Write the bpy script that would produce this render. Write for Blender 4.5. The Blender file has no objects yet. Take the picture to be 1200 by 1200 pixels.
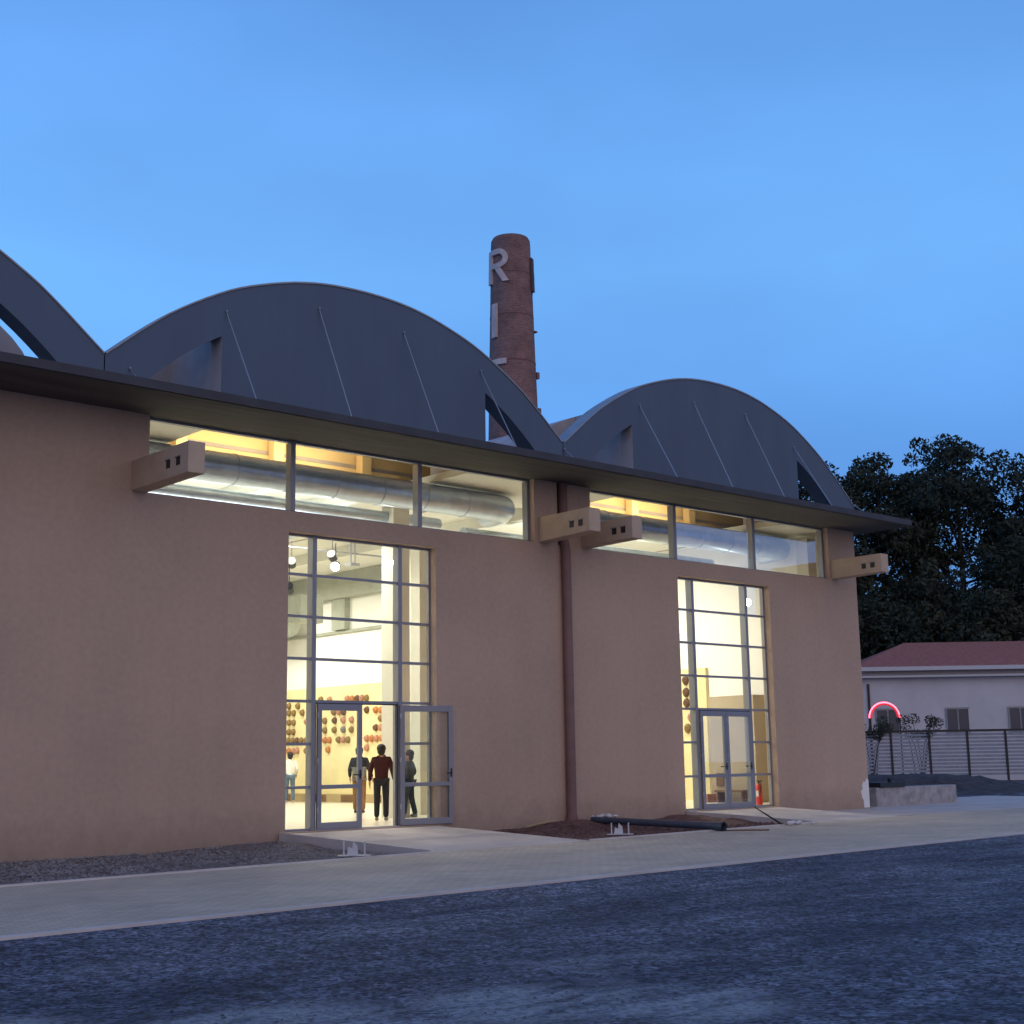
import bpy, bmesh, math, random
from mathutils import Vector, Matrix
random.seed(7)
scene = bpy.context.scene
C = bpy.context.collection
R = math.radians

# ---------------------------------------------------------------- camera
cam_d = bpy.data.cameras.new('camera')
cam = bpy.data.objects.new('camera', cam_d); C.objects.link(cam)
cam_d.sensor_width = 36.0
cam_d.lens = 1620.18 / 1200 * 36
cam_d.clip_end = 3000
_pi, _ro, _ya = R(10.241793537682089), R(-0.9232941906193682), R(41.961243776165766)
_fw = Vector((math.sin(_ya) * math.cos(_pi), math.cos(_ya) * math.cos(_pi), math.sin(_pi)))
_r0 = Vector((math.cos(_ya), -math.sin(_ya), 0)); _u0 = _r0.cross(_fw)
_r = _r0 * math.cos(_ro) + _u0 * math.sin(_ro); _u = -_r0 * math.sin(_ro) + _u0 * math.cos(_ro)
M = Matrix((_r, _u, -_fw)).transposed().to_4x4(); M.translation = Vector((0, -23.12, 1.27))
cam.matrix_world = M
scene.camera = cam

# ---------------------------------------------------------------- sky, sun, exposure
world = bpy.data.worlds.new('World'); scene.world = world; world.use_nodes = True
nt = world.node_tree; nt.nodes.clear()
def N(t, ty, **kw):
    n = t.nodes.new(ty)
    for k, v in kw.items(): setattr(n, k, v)
    return n
SUN_DIR = Vector((-0.25, -0.95, 0.06)).normalized()      # afterglow, behind the camera
out = N(nt, 'ShaderNodeOutputWorld'); bg = N(nt, 'ShaderNodeBackground')
tc = N(nt, 'ShaderNodeTexCoord'); sep = N(nt, 'ShaderNodeSeparateXYZ')
nt.links.new(tc.outputs['Generated'], sep.inputs[0])
ramp = N(nt, 'ShaderNodeValToRGB')
el = ramp.color_ramp.elements
el[0].position = 0.0; el[0].color = (0.10, 0.28, 0.66, 1)
el[1].position = 1.0; el[1].color = (0.055, 0.15, 0.42, 1)
for p_, c_ in ((0.20, (0.120, 0.340, 0.820, 1)), (0.34, (0.158, 0.430, 0.930, 1)), (0.44, (0.132, 0.360, 0.825, 1)), (0.56, (0.094, 0.262, 0.66, 1))):
    e = el.new(p_); e.color = c_
nt.links.new(sep.outputs['Z'], ramp.inputs[0])
# soft thin cloud veils
mp = N(nt, 'ShaderNodeMapping'); mp.inputs['Scale'].default_value = (2.2, 2.2, 5.0)
mp.inputs['Rotation'].default_value = (0.1, 0.35, 0.2)
nz = N(nt, 'ShaderNodeTexNoise'); nz.inputs['Scale'].default_value = 1.6; nz.inputs['Detail'].default_value = 4; nz.inputs['Roughness'].default_value = 0.45
nt.links.new(tc.outputs['Generated'], mp.inputs[0]); nt.links.new(mp.outputs[0], nz.inputs[0])
mr = N(nt, 'ShaderNodeMapRange'); mr.inputs[1].default_value = 0.32; mr.inputs[2].default_value = 0.7; mr.inputs[3].default_value = 0.97; mr.inputs[4].default_value = 1.13
nt.links.new(nz.outputs[0], mr.inputs[0])
mul = N(nt, 'ShaderNodeVectorMath', operation='SCALE'); nt.links.new(ramp.outputs[0], mul.inputs[0]); nt.links.new(mr.outputs[0], mul.inputs[3])
# the side away from the picture, where the sun has set, is paler and warmer
lr = N(nt, 'ShaderNodeVectorMath', operation='DOT_PRODUCT'); nt.links.new(tc.outputs['Generated'], lr.inputs[0]); lr.inputs[1].default_value = (-0.75, 0.66, 0)
lm = N(nt, 'ShaderNodeMapRange'); lm.inputs[1].default_value = -.3; lm.inputs[2].default_value = .3; lm.inputs[3].default_value = .98; lm.inputs[4].default_value = 1.08; nt.links.new(lr.outputs['Value'], lm.inputs[0])
mul2 = N(nt, 'ShaderNodeVectorMath', operation='SCALE'); nt.links.new(mul.outputs[0], mul2.inputs[0]); nt.links.new(lm.outputs[0], mul2.inputs[3]); mul = mul2
dt = N(nt, 'ShaderNodeVectorMath', operation='DOT_PRODUCT'); nt.links.new(tc.outputs['Generated'], dt.inputs[0]); dt.inputs[1].default_value = SUN_DIR
m2 = N(nt, 'ShaderNodeMapRange', interpolation_type='SMOOTHSTEP'); m2.inputs[1].default_value = 0.1; m2.inputs[2].default_value = 1.0; m2.inputs[3].default_value = 0; m2.inputs[4].default_value = 1
nt.links.new(dt.outputs['Value'], m2.inputs[0])
mx = N(nt, 'ShaderNodeMix', data_type='RGBA'); nt.links.new(m2.outputs[0], mx.inputs[0]); nt.links.new(mul.outputs[0], mx.inputs[6]); mx.inputs[7].default_value = (0.66, 0.58, 0.68, 1)
sky = N(nt, 'ShaderNodeTexSky', sky_type='NISHITA', sun_disc=False)
sky.sun_elevation = math.asin(SUN_DIR.z); sky.sun_rotation = math.atan2(SUN_DIR.x, SUN_DIR.y)
sk = N(nt, 'ShaderNodeVectorMath', operation='SCALE'); nt.links.new(sky.outputs[0], sk.inputs[0]); sk.inputs[3].default_value = 0.004
ad = N(nt, 'ShaderNodeVectorMath', operation='ADD'); nt.links.new(mx.outputs[2], ad.inputs[0]); nt.links.new(sk.outputs[0], ad.inputs[1])
nt.links.new(ad.outputs[0], bg.inputs[0]); bg.inputs[1].default_value = 1.0
nt.links.new(bg.outputs[0], out.inputs[0])

sun_d = bpy.data.lights.new('sun', 'SUN'); sun = bpy.data.objects.new('sun', sun_d); C.objects.link(sun)
sun_d.energy = 0.03; sun_d.angle = R(40); sun_d.color = (1.0, 0.72, 0.58)
sun.rotation_euler = (-Vector((-0.15, -0.9, 0.32))).to_track_quat('-Z', 'Y').to_euler()
sun.location = (0, -40, 20)
vs = scene.view_settings; vs.view_transform = 'Standard'; vs.look = 'None'; vs.gamma = 1; vs.use_curve_mapping = False; vs.exposure = 0
scene.cycles.use_denoising = True
scene.cycles.max_bounces = 8; scene.cycles.transparent_max_bounces = 16
scene.cycles.sample_clamp_indirect = 6

# ---------------------------------------------------------------- helpers
def tag(o, label=None, cat=None, group=None, kind=None):
    if label: o['label'] = label
    if cat: o['category'] = cat
    if group: o['group'] = group
    if kind: o['kind'] = kind
    return o

def empty(name, loc=(0, 0, 0), rz=0):
    o = bpy.data.objects.new(name, None); C.objects.link(o); o.location = loc; o.rotation_euler = (0, 0, rz)
    o.empty_display_size = 0.3
    return o

class MB:
    def __init__(s): s.v = []; s.f = []; s.mi = []; s.uv = None
    def add(s, vs, fs, m=0):
        b = len(s.v); s.v += [tuple(v) for v in vs]; s.f += [tuple(b + i for i in f) for f in fs]; s.mi += [m] * len(fs); return s
    def box(s, x0, x1, y0, y1, z0, z1, m=0, rz=0, piv=None):
        vs = [Vector((x, y, z)) for z in (z0, z1) for y in (y0, y1) for x in (x0, x1)]
        if rz:
            pv = Vector(piv or ((x0 + x1) / 2, (y0 + y1) / 2, 0)); rm = Matrix.Rotation(rz, 3, 'Z')
            vs = [rm @ (v - pv) + pv for v in vs]
        return s.add(vs, [(0, 2, 3, 1), (4, 5, 7, 6), (0, 1, 5, 4), (2, 6, 7, 3), (0, 4, 6, 2), (1, 3, 7, 5)], m)
    def tube(s, pts, rad, n=10, m=0, cap=True):
        pts = [Vector(p) for p in pts]; k = len(pts)
        rads = rad if isinstance(rad, (list, tuple)) else [rad] * k
        vs = []; up = None
        for i, p in enumerate(pts):
            d = (pts[min(i + 1, k - 1)] - pts[max(i - 1, 0)]).normalized()
            if up is None: up = d.orthogonal().normalized()
            a = (up - d * up.dot(d)).normalized(); b = d.cross(a); up = a
            for j in range(n):
                t = 2 * math.pi * j / n
                vs.append(p + (a * math.cos(t) + b * math.sin(t)) * rads[i])
        fs = [(i * n + j, i * n + (j + 1) % n, (i + 1) * n + (j + 1) % n, (i + 1) * n + j) for i in range(k - 1) for j in range(n)]
        if cap: fs += [tuple(range(n))[::-1], tuple((k - 1) * n + j for j in range(n))]
        return s.add(vs, fs, m)
    def ball(s, c, r, nu=10, nv=7, m=0):
        rx, ry, rz = r if isinstance(r, (tuple, list)) else (r, r, r)
        vs = [(c[0], c[1], c[2] - rz)]
        for i in range(1, nv):
            a = -math.pi / 2 + math.pi * i / nv
            for j in range(nu):
                t = 2 * math.pi * j / nu
                vs.append((c[0] + rx * math.cos(a) * math.cos(t), c[1] + ry * math.cos(a) * math.sin(t), c[2] + rz * math.sin(a)))
        vs.append((c[0], c[1], c[2] + rz)); L = len(vs) - 1
        fs = [(0, 1 + (j + 1) % nu, 1 + j) for j in range(nu)]
        for i in range(nv - 2):
            for j in range(nu):
                a = 1 + i * nu
                fs.append((a + j, a + (j + 1) % nu, a + nu + (j + 1) % nu, a + nu + j))
        a = 1 + (nv - 2) * nu
        fs += [(a + j, a + (j + 1) % nu, L) for j in range(nu)]
        return s.add(vs, fs, m)
    def prism(s, poly, y0, y1, m=0):      # polygon in XZ (ccw), extruded along Y
        n = len(poly)
        vs = [(x, y0, z) for x, z in poly] + [(x, y1, z) for x, z in poly]
        fs = [tuple(range(n)), tuple(range(2 * n - 1, n - 1, -1))] + [(i, i + n, (i + 1) % n + n, (i + 1) % n) for i in range(n)]
        return s.add(vs, fs, m)
    def build(s, name, mat, parent=None, smooth=False, bevel=0, auto=False):
        me = bpy.data.meshes.new(name); me.from_pydata(s.v, [], s.f)
        bm = bmesh.new(); bm.from_mesh(me); bmesh.ops.recalc_face_normals(bm, faces=bm.faces); bm.to_mesh(me); bm.free()
        for m_ in (mat if isinstance(mat, (list, tuple)) else [mat]): me.materials.append(m_)
        for i, p in enumerate(me.polygons):
            p.material_index = s.mi[i]; p.use_smooth = smooth
        o = bpy.data.objects.new(name, me); C.objects.link(o)
        if parent: o.parent = parent
        if auto:
            try: me.set_sharp_from_angle(angle=R(35))
            except Exception: pass
        if bevel:
            b = o.modifiers.new('bevel', 'BEVEL'); b.width = bevel; b.segments = 2; b.limit_method = 'ANGLE'; b.angle_limit = R(40)
        return o

def mat(name, col, rough=0.8, metal=0.0, var=0.0, vscale=1.0, bump=0.0, bscale=20.0, spec=0.5, col2=None, detail=4, stretch=None, emit=None, bdist=0.02):
    m = bpy.data.materials.new(name); m.use_nodes = True
    t = m.node_tree; b = t.nodes['Principled BSDF']
    b.inputs['Base Color'].default_value = (*col, 1); b.inputs['Roughness'].default_value = rough; b.inputs['Metallic'].default_value = metal
    b.inputs['Specular IOR Level'].default_value = spec
    tcn = N(t, 'ShaderNodeTexCoord'); src = tcn.outputs['Object']
    if stretch:
        mpn = N(t, 'ShaderNodeMapping'); mpn.inputs['Scale'].default_value = stretch; t.links.new(src, mpn.inputs[0]); src = mpn.outputs[0]
    if var or col2:
        n = N(t, 'ShaderNodeTexNoise'); n.inputs['Scale'].default_value = vscale; n.inputs['Detail'].default_value = detail; n.inputs['Roughness'].default_value = 0.6
        t.links.new(src, n.inputs[0])
        r_ = N(t, 'ShaderNodeMapRange'); r_.inputs[1].default_value = 0.3; r_.inputs[2].default_value = 0.7; t.links.new(n.outputs[0], r_.inputs[0])
        x = N(t, 'ShaderNodeMix', data_type='RGBA'); t.links.new(r_.outputs[0], x.inputs[0])
        ca = [c * (1 - var) for c in col]; cb = col2 or [min(1, c * (1 + var)) for c in col]
        if col2: ca = col
        x.inputs[6].default_value = (*ca, 1); x.inputs[7].default_value = (*cb, 1)
        t.links.new(x.outputs[2], b.inputs['Base Color'])
    if bump:
        n = N(t, 'ShaderNodeTexNoise'); n.inputs['Scale'].default_value = bscale; n.inputs['Detail'].default_value = 5
        t.links.new(src, n.inputs[0])
        bp = N(t, 'ShaderNodeBump'); bp.inputs['Strength'].default_value = bump; bp.inputs['Distance'].default_value = bdist
        t.links.new(n.outputs[0], bp.inputs['Height']); t.links.new(bp.outputs[0], b.inputs['Normal'])
    if emit:
        b.inputs['Emission Color'].default_value = (*emit[0], 1); b.inputs['Emission Strength'].default_value = emit[1]
    return m

def glass_mat(name, tint=(0.94, 0.96, 0.95), refl=0.3):
    m = bpy.data.materials.new(name); m.use_nodes = True; t = m.node_tree; t.nodes.clear()
    o = N(t, 'ShaderNodeOutputMaterial'); mixn = N(t, 'ShaderNodeMixShader'); tr = N(t, 'ShaderNodeBsdfTransparent'); gl = N(t, 'ShaderNodeBsdfGlossy')
    fr = N(t, 'ShaderNodeFresnel'); fr.inputs[0].default_value = 1.5
    mm = N(t, 'ShaderNodeMath', operation='MULTIPLY'); mm.inputs[1].default_value = refl
    tr.inputs[0].default_value = (*tint, 1); gl.inputs['Roughness'].default_value = 0.01; gl.inputs[0].default_value = (0.9, 0.95, 1, 1)
    t.links.new(fr.outputs[0], mm.inputs[0]); t.links.new(mm.outputs[0], mixn.inputs[0]); t.links.new(tr.outputs[0], mixn.inputs[1]); t.links.new(gl.outputs[0], mixn.inputs[2]); t.links.new(mixn.outputs[0], o.inputs[0])
    return m

def wall_material():
    m = mat('salmon_render', (0.505, 0.365, 0.272), 0.92, bump=0.12, bscale=60, bdist=0.006)
    t = m.node_tree; b = t.nodes['Principled BSDF']; tcn = [n for n in t.nodes if n.type == 'TEX_COORD'][0]
    n1 = N(t, 'ShaderNodeTexNoise'); n1.inputs['Scale'].default_value = 0.35; n1.inputs['Detail'].default_value = 5; t.links.new(tcn.outputs['Object'], n1.inputs[0])
    n2 = N(t, 'ShaderNodeTexNoise'); n2.inputs['Scale'].default_value = 9; n2.inputs['Detail'].default_value = 6; t.links.new(tcn.outputs['Object'], n2.inputs[0])
    a = N(t, 'ShaderNodeMapRange'); a.inputs[1].default_value = .3; a.inputs[2].default_value = .7; a.inputs[3].default_value = .92; a.inputs[4].default_value = 1.08; t.links.new(n1.outputs[0], a.inputs[0])
    c = N(t, 'ShaderNodeMapRange'); c.inputs[1].default_value = .3; c.inputs[2].default_value = .7; c.inputs[3].default_value = .95; c.inputs[4].default_value = 1.05; t.links.new(n2.outputs[0], c.inputs[0])
    mu = N(t, 'ShaderNodeMath', operation='MULTIPLY'); t.links.new(a.outputs[0], mu.inputs[0]); t.links.new(c.outputs[0], mu.inputs[1])
    mq = N(t, 'ShaderNodeMapping'); mq.inputs['Scale'].default_value = (2.2, 1, .10); t.links.new(tcn.outputs['Object'], mq.inputs[0])
    nq = N(t, 'ShaderNodeTexNoise'); nq.inputs['Scale'].default_value = 1; nq.inputs['Detail'].default_value = 6; t.links.new(mq.outputs[0], nq.inputs[0])
    rq = N(t, 'ShaderNodeMapRange'); rq.inputs[1].default_value = .3; rq.inputs[2].default_value = .55; rq.inputs[3].default_value = .965; rq.inputs[4].default_value = 1.0; t.links.new(nq.outputs[0], rq.inputs[0])
    mu3 = N(t, 'ShaderNodeMath', operation='MULTIPLY'); t.links.new(mu.outputs[0], mu3.inputs[0]); t.links.new(rq.outputs[0], mu3.inputs[1]); mu = mu3
    # splashed dirt along the foot of the wall
    sp = N(t, 'ShaderNodeSeparateXYZ'); t.links.new(tcn.outputs['Object'], sp.inputs[0])
    ns = N(t, 'ShaderNodeTexNoise'); ns.inputs['Scale'].default_value = 2.5; ns.inputs['Detail'].default_value = 6; t.links.new(tcn.outputs['Object'], ns.inputs[0])
    s1 = N(t, 'ShaderNodeMath', operation='MULTIPLY_ADD'); s1.inputs[1].default_value = -0.9; t.links.new(ns.outputs[0], s1.inputs[0]); t.links.new(sp.outputs['Z'], s1.inputs[2])
    d = N(t, 'ShaderNodeMapRange'); d.inputs[1].default_value = -0.75; d.inputs[2].default_value = 0.1; d.inputs[3].default_value = .72; d.inputs[4].default_value = 1; t.links.new(s1.outputs[0], d.inputs[0])
    mu2 = N(t, 'ShaderNodeMath', operation='MULTIPLY'); t.links.new(mu.outputs[0], mu2.inputs[0]); t.links.new(d.outputs[0], mu2.inputs[1])
    sc_ = N(t, 'ShaderNodeVectorMath', operation='SCALE'); sc_.inputs[0].default_value = (0.505, 0.365, 0.272); t.links.new(mu2.outputs[0], sc_.inputs[3])
    t.links.new(sc_.outputs[0], b.inputs['Base Color'])
    return m

MT = dict(
    wall=wall_material(),
    beam=mat('salmon_beam', (0.54, 0.41, 0.29), 0.9, var=0.08, vscale=3, bump=0.1, bscale=50, bdist=0.005),
    pipe=mat('painted_downpipe', (0.21, 0.115, 0.10), 0.6, var=0.12, vscale=3),
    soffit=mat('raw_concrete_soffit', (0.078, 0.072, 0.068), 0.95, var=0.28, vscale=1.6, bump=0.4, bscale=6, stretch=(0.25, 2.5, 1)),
    screen=mat('dark_grey_cladding', (0.098, 0.140, 0.198), 0.8, var=0.07, vscale=1.0, stretch=(1.2, 1, .35), detail=7, bump=0.08, bscale=9, bdist=0.006),
    lip=mat('canopy_edge_metal', (0.055, 0.055, 0.065), 0.7, var=0.2, vscale=2),
    flash=mat('zinc_flashing', (0.32, 0.33, 0.35), 0.5, metal=0.4, var=0.15, vscale=3),
    roofc=mat('pale_roof_membrane', (0.42, 0.38, 0.38), 0.85, var=0.18, vscale=0.9, bump=0.15, bscale=8),
    frame=mat('grey_blue_aluminium', (0.27, 0.275, 0.305), 0.42, metal=0.35, var=0.05, vscale=2),
    darkframe=mat('door_gasket', (0.03, 0.033, 0.05), 0.6),
    glass=glass_mat('window_glass'),
    white=mat('white_plaster', (0.84, 0.83, 0.78), 0.9, var=0.03, vscale=0.8),
    cream=mat('cream_stucco', (0.80, 0.69, 0.38), 0.9, var=0.10, vscale=1.2, bump=0.3, bscale=14),
    warm=mat('ochre_plaster', (0.74, 0.56, 0.30), 0.9, var=0.08, vscale=0.8),
    ceil=mat('pale_ceiling', (0.70, 0.70, 0.64), 0.9, var=0.06, vscale=0.7),
    colm=mat('column_plaster', (0.60, 0.58, 0.50), 0.9, var=0.05, vscale=1.5),
    beige=mat('beige_partition', (0.46, 0.38, 0.27), 0.9, var=0.06, vscale=1.5),
    floor=mat('pale_polished_floor', (0.72, 0.68, 0.58), 0.28, var=0.06, vscale=0.5),
    duct=mat('galvanised_duct', (0.46, 0.54, 0.66), 0.32, metal=0.85, var=0.12, vscale=3),
    lamp=mat('spotlight_glow', (1, 1, 1), 0.5, emit=((1.0, 0.96, 0.82), 60)),
    black=mat('black_metal', (0.02, 0.02, 0.022), 0.5),
    steel=mat('steel_rod', (0.40, 0.41, 0.44), 0.4, metal=0.7),
    pvc=mat('dark_plastic_pipe', (0.055, 0.075, 0.11), 0.38, var=0.2, vscale=4),
    whitep=mat('white_metal', (0.58, 0.58, 0.58), 0.5),
    red=mat('red_enamel', (0.55, 0.03, 0.02), 0.35),
    wood=mat('brown_wood', (0.17, 0.09, 0.04), 0.7, var=0.25, vscale=6, stretch=(1, 1, 6)),
    tan=mat('tan_board', (0.42, 0.31, 0.16), 0.8, var=0.1, vscale=4),
)

# ================================================================= GROUND
def noise_sheet(name, xs, ys, z, amp, sc, material, zfun=None, seed=0, label=None, kind='structure'):
    from mathutils import noise as mn
    vs = []; fs = []
    for y in ys:
        for x in xs:
            h = mn.noise(Vector((x * sc + seed, y * sc, 0))) * amp + mn.noise(Vector((x * sc * 4 + seed, y * sc * 4, 3))) * amp * .4
            vs.append((x, y, (zfun(x, y) if zfun else z) + h))
    nx = len(xs)
    for j in range(len(ys) - 1):
        for i in range(nx - 1): fs.append((j * nx + i, j * nx + i + 1, (j + 1) * nx + i + 1, (j + 1) * nx + i))
    o = MB().add(vs, fs).build(name, material, smooth=True)
    o['kind'] = kind
    return o

def asphalt_mat():
    m = bpy.data.materials.new('loose_chip_asphalt'); m.use_nodes = True; t = m.node_tree; b = t.nodes['Principled BSDF']
    b.inputs['Roughness'].default_value = 0.8
    g = N(t, 'ShaderNodeTexCoord')
    def noise(s, d=4, r=.6, vec=None):
        n = N(t, 'ShaderNodeTexNoise'); n.inputs['Scale'].default_value = s; n.inputs['Detail'].default_value = d; n.inputs['Roughness'].default_value = r
        t.links.new(vec or g.outputs['Object'], n.inputs[0]); return n.outputs[0]
    def rng(v, a, b_, c, d):
        n = N(t, 'ShaderNodeMapRange'); n.inputs[1].default_value = a; n.inputs[2].default_value = b_; n.inputs[3].default_value = c; n.inputs[4].default_value = d; t.links.new(v, n.inputs[0]); return n.outputs[0]
    def mul(a_, b_):
        n = N(t, 'ShaderNodeMath', operation='MULTIPLY'); t.links.new(a_, n.inputs[0]); t.links.new(b_, n.inputs[1]); return n.outputs[0]
    def mix(f, a_, b_):
        n = N(t, 'ShaderNodeMix', data_type='RGBA'); t.links.new(f, n.inputs[0])
        for i, v in ((6, a_), (7, b_)):
            if isinstance(v, tuple): n.inputs[i].default_value = v
            else: t.links.new(v, n.inputs[i])
        return n.outputs[2]
    mpn = N(t, 'ShaderNodeMapping'); mpn.inputs['Rotation'].default_value = (0, 0, R(3)); mpn.inputs['Scale'].default_value = (0.30, 0.9, 1); t.links.new(g.outputs['Object'], mpn.inputs[0])
    base = mix(rng(noise(1.1, 6, .65, mpn.outputs[0]), .36, .64, 0, 1), (0.036, 0.043, 0.066, 1), (0.135, 0.145, 0.180, 1))
    # bare reddish earth showing through here and there
    base = mix(rng(noise(.7, 6, .7), .58, .72, 0, .55), base, (0.085, 0.062, 0.075, 1))
    v1 = N(t, 'ShaderNodeTexVoronoi'); v1.inputs['Scale'].default_value = 12; v1.inputs['Randomness'].default_value = 1; t.links.new(g.outputs['Object'], v1.inputs[0])
    v2 = N(t, 'ShaderNodeTexVoronoi'); v2.inputs['Scale'].default_value = 30; t.links.new(g.outputs['Object'], v2.inputs[0])
    s1 = N(t, 'ShaderNodeSeparateColor'); t.links.new(v1.outputs['Color'], s1.inputs[0]); s2 = N(t, 'ShaderNodeSeparateColor'); t.links.new(v2.outputs['Color'], s2.inputs[0])
    f = mul(mul(rng(s2.outputs[0], .1, 1, .25, 2.3), rng(noise(5, 8, .75), .33, .67, .55, 1.45)), rng(s1.outputs[1], 0, 1, .65, 1.35))
    sc_ = N(t, 'ShaderNodeVectorMath', operation='SCALE'); t.links.new(base, sc_.inputs[0]); t.links.new(f, sc_.inputs[3])
    # pale dust: scattered patches and the two large worn ones near the front
    d1 = rng(noise(.42, 7, .7), .57, .70, 0, .65)
    dist = None
    for (cx_, cy_, r_) in ((4.7, -15.75, 1.2), (6.3, -16.2, 1.0), (7.0, -16.9, .9), (3.4, -14.6, .8)):
        sb = N(t, 'ShaderNodeVectorMath', operation='SUBTRACT'); t.links.new(g.outputs['Object'], sb.inputs[0]); sb.inputs[1].default_value = (cx_, cy_, -.26)
        ml = N(t, 'ShaderNodeVectorMath', operation='LENGTH'); t.links.new(sb.outputs[0], ml.inputs[0])
        k_ = rng(ml.outputs['Value'], 0, r_, 1, 0)
        if dist is None: dist = k_
        else:
            mxn = N(t, 'ShaderNodeMath', operation='MAXIMUM'); t.links.new(dist, mxn.inputs[0]); t.links.new(k_, mxn.inputs[1]); dist = mxn.outputs[0]
    d2 = mul(rng(dist, 0, .5, 0, 1), rng(noise(3.2, 8, .75, mpn.outputs[0]), .38, .54, 0, 1))
    mm = N(t, 'ShaderNodeMath', operation='MAXIMUM'); t.links.new(d1, mm.inputs[0]); t.links.new(d2, mm.inputs[1])
    dm = mul(mm.outputs[0], rng(s2.outputs[1], 0, 1, .35, 1))
    col = mix(dm, sc_.outputs[0], (0.40, 0.42, 0.44, 1))
    t.links.new(col, b.inputs['Base Color'])
    bp = N(t, 'ShaderNodeBump'); bp.inputs['Strength'].default_value = .9; bp.inputs['Distance'].default_value = .035
    ad_ = N(t, 'ShaderNodeMath', operation='ADD'); t.links.new(noise(20, 6, .8), ad_.inputs[0]); t.links.new(rng(v2.outputs['Distance'], 0, 1, .7, 0), ad_.inputs[1]); t.links.new(ad_.outputs[0], bp.inputs['Height'])
    t.links.new(bp.outputs[0], b.inputs['Normal'])
    return m
MT['asphalt'] = asphalt_mat()
MT['dirt'] = mat('grey_earth', (0.17, 0.135, 0.125), 0.95, var=0.4, vscale=6, bump=0.8, bscale=18, detail=8)
MT['soil'] = mat('red_brown_soil', (0.15, 0.075, 0.055), 0.95, var=0.4, vscale=5, bump=0.9, bscale=14, detail=8)

def paving_mat(name, col, brick):
    m = bpy.data.materials.new(name); m.use_nodes = True; t = m.node_tree; b = t.nodes['Principled BSDF']; b.inputs['Roughness'].default_value = .8
    g = N(t, 'ShaderNodeTexCoord')
    n = N(t, 'ShaderNodeTexNoise'); n.inputs['Scale'].default_value = .8; n.inputs['Detail'].default_value = 7; n.inputs['Roughness'].default_value = .65; t.links.new(g.outputs['Object'], n.inputs[0])
    r_ = N(t, 'ShaderNodeMapRange'); r_.inputs[1].default_value = .3; r_.inputs[2].default_value = .72; r_.inputs[3].default_value = .80; r_.inputs[4].default_value = 1.12; t.links.new(n.outputs[0], r_.inputs[0])
    if brick:
        br = N(t, 'ShaderNodeTexBrick'); br.inputs['Scale'].default_value = 1; br.inputs['Brick Width'].default_value = .2; br.inputs['Row Height'].default_value = .1; br.inputs['Mortar Size'].default_value = .006
        br.inputs['Color1'].default_value = (*col, 1); br.inputs['Color2'].default_value = (*[c * .86 for c in col], 1); br.inputs['Mortar'].default_value = (*[c * .6 for c in col], 1)
        t.links.new(g.outputs['Object'], br.inputs[0]); src = br.outputs[0]
    else:
        rgb = N(t, 'ShaderNodeRGB'); rgb.outputs[0].default_value = (*col, 1); src = rgb.outputs[0]
    s = N(t, 'ShaderNodeVectorMath', operation='SCALE'); t.links.new(src, s.inputs[0]); t.links.new(r_.outputs[0], s.inputs[3]); t.links.new(s.outputs[0], b.inputs['Base Color'])
    n2 = N(t, 'ShaderNodeTexNoise'); n2.inputs['Scale'].default_value = 25; n2.inputs['Detail'].default_value = 4; t.links.new(g.outputs['Object'], n2.inputs[0])
    bp = N(t, 'ShaderNodeBump'); bp.inputs['Strength'].default_value = .25; bp.inputs['Distance'].default_value = .01; t.links.new(n2.outputs[0], bp.inputs['Height']); t.links.new(bp.outputs[0], b.inputs['Normal'])
    return m
MT['paver'] = paving_mat('pale_block_paving', (0.63, 0.51, 0.375), True)
MT['conc'] = paving_mat('smooth_concrete', (0.58, 0.50, 0.44), False)
MT['kerb'] = paving_mat('kerb_concrete', (0.62, 0.57, 0.53), False)

g = MB().add([(-400, -400, -0.34), (500, -400, -0.34), (500, 600, -0.34), (-400, 600, -0.34)], [(0, 1, 2, 3)]).build('ground', MT['asphalt']); g['kind'] = 'structure'
def path_out(x): return -10.66 + 0.047 * (x - 6)      # outer edge of the path
def yin(x): return -5.2 + .075 * (x - 9)              # inner edge of the path
# loose chippings in front of the path, a gently uneven sheet
def lin(a, b, n): return [a + (b - a) * i / n for i in range(n + 1)]
yard = noise_sheet('yard', lin(-8, 44, 200), lin(-16, 0, 96), -0.25, 0.03, 0.7, MT['asphalt'], zfun=lambda x, y: -0.222 - .05 * min(1, -y / 2.5))
for v_ in yard.data.vertices:
    t_ = min(1, -v_.co.y / .5); v_.co.z = -.205 * (1 - t_) + v_.co.z * t_; v_.co.y += path_out(v_.co.x) + .01

# path between yard and building (runs slightly off parallel)
path_xs = lin(-8, 60, 34)
pm = MB()
for a, b in zip(path_xs[:-1], path_xs[1:]):
    ia, ib = (-4.75 if a < 26.5 else -4.2), (-4.75 if a < 26.5 else -4.2)
    pm.add([(a, path_out(a) + .11, -.19), (b, path_out(b) + .11, -.19), (b, yin(b), -.19), (a, yin(a), -.19)], [(0, 1, 2, 3)])
o = pm.build('path', MT['paver']); o['kind'] = 'structure'
km = MB()
for a, b in zip(path_xs[:-1], path_xs[1:]):
    km.add([(a, path_out(a), -.34), (b, path_out(b), -.34), (b, path_out(b) + .11, -.34), (a, path_out(a) + .11, -.34),
            (a, path_out(a), -.176), (b, path_out(b), -.176), (b, path_out(b) + .11, -.176), (a, path_out(a) + .11, -.176)],
           [(0, 1, 5, 4), (4, 5, 6, 7), (3, 7, 6, 2)])
o = km.build('kerb', MT['kerb']); o['kind'] = 'structure'
km = MB()
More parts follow.
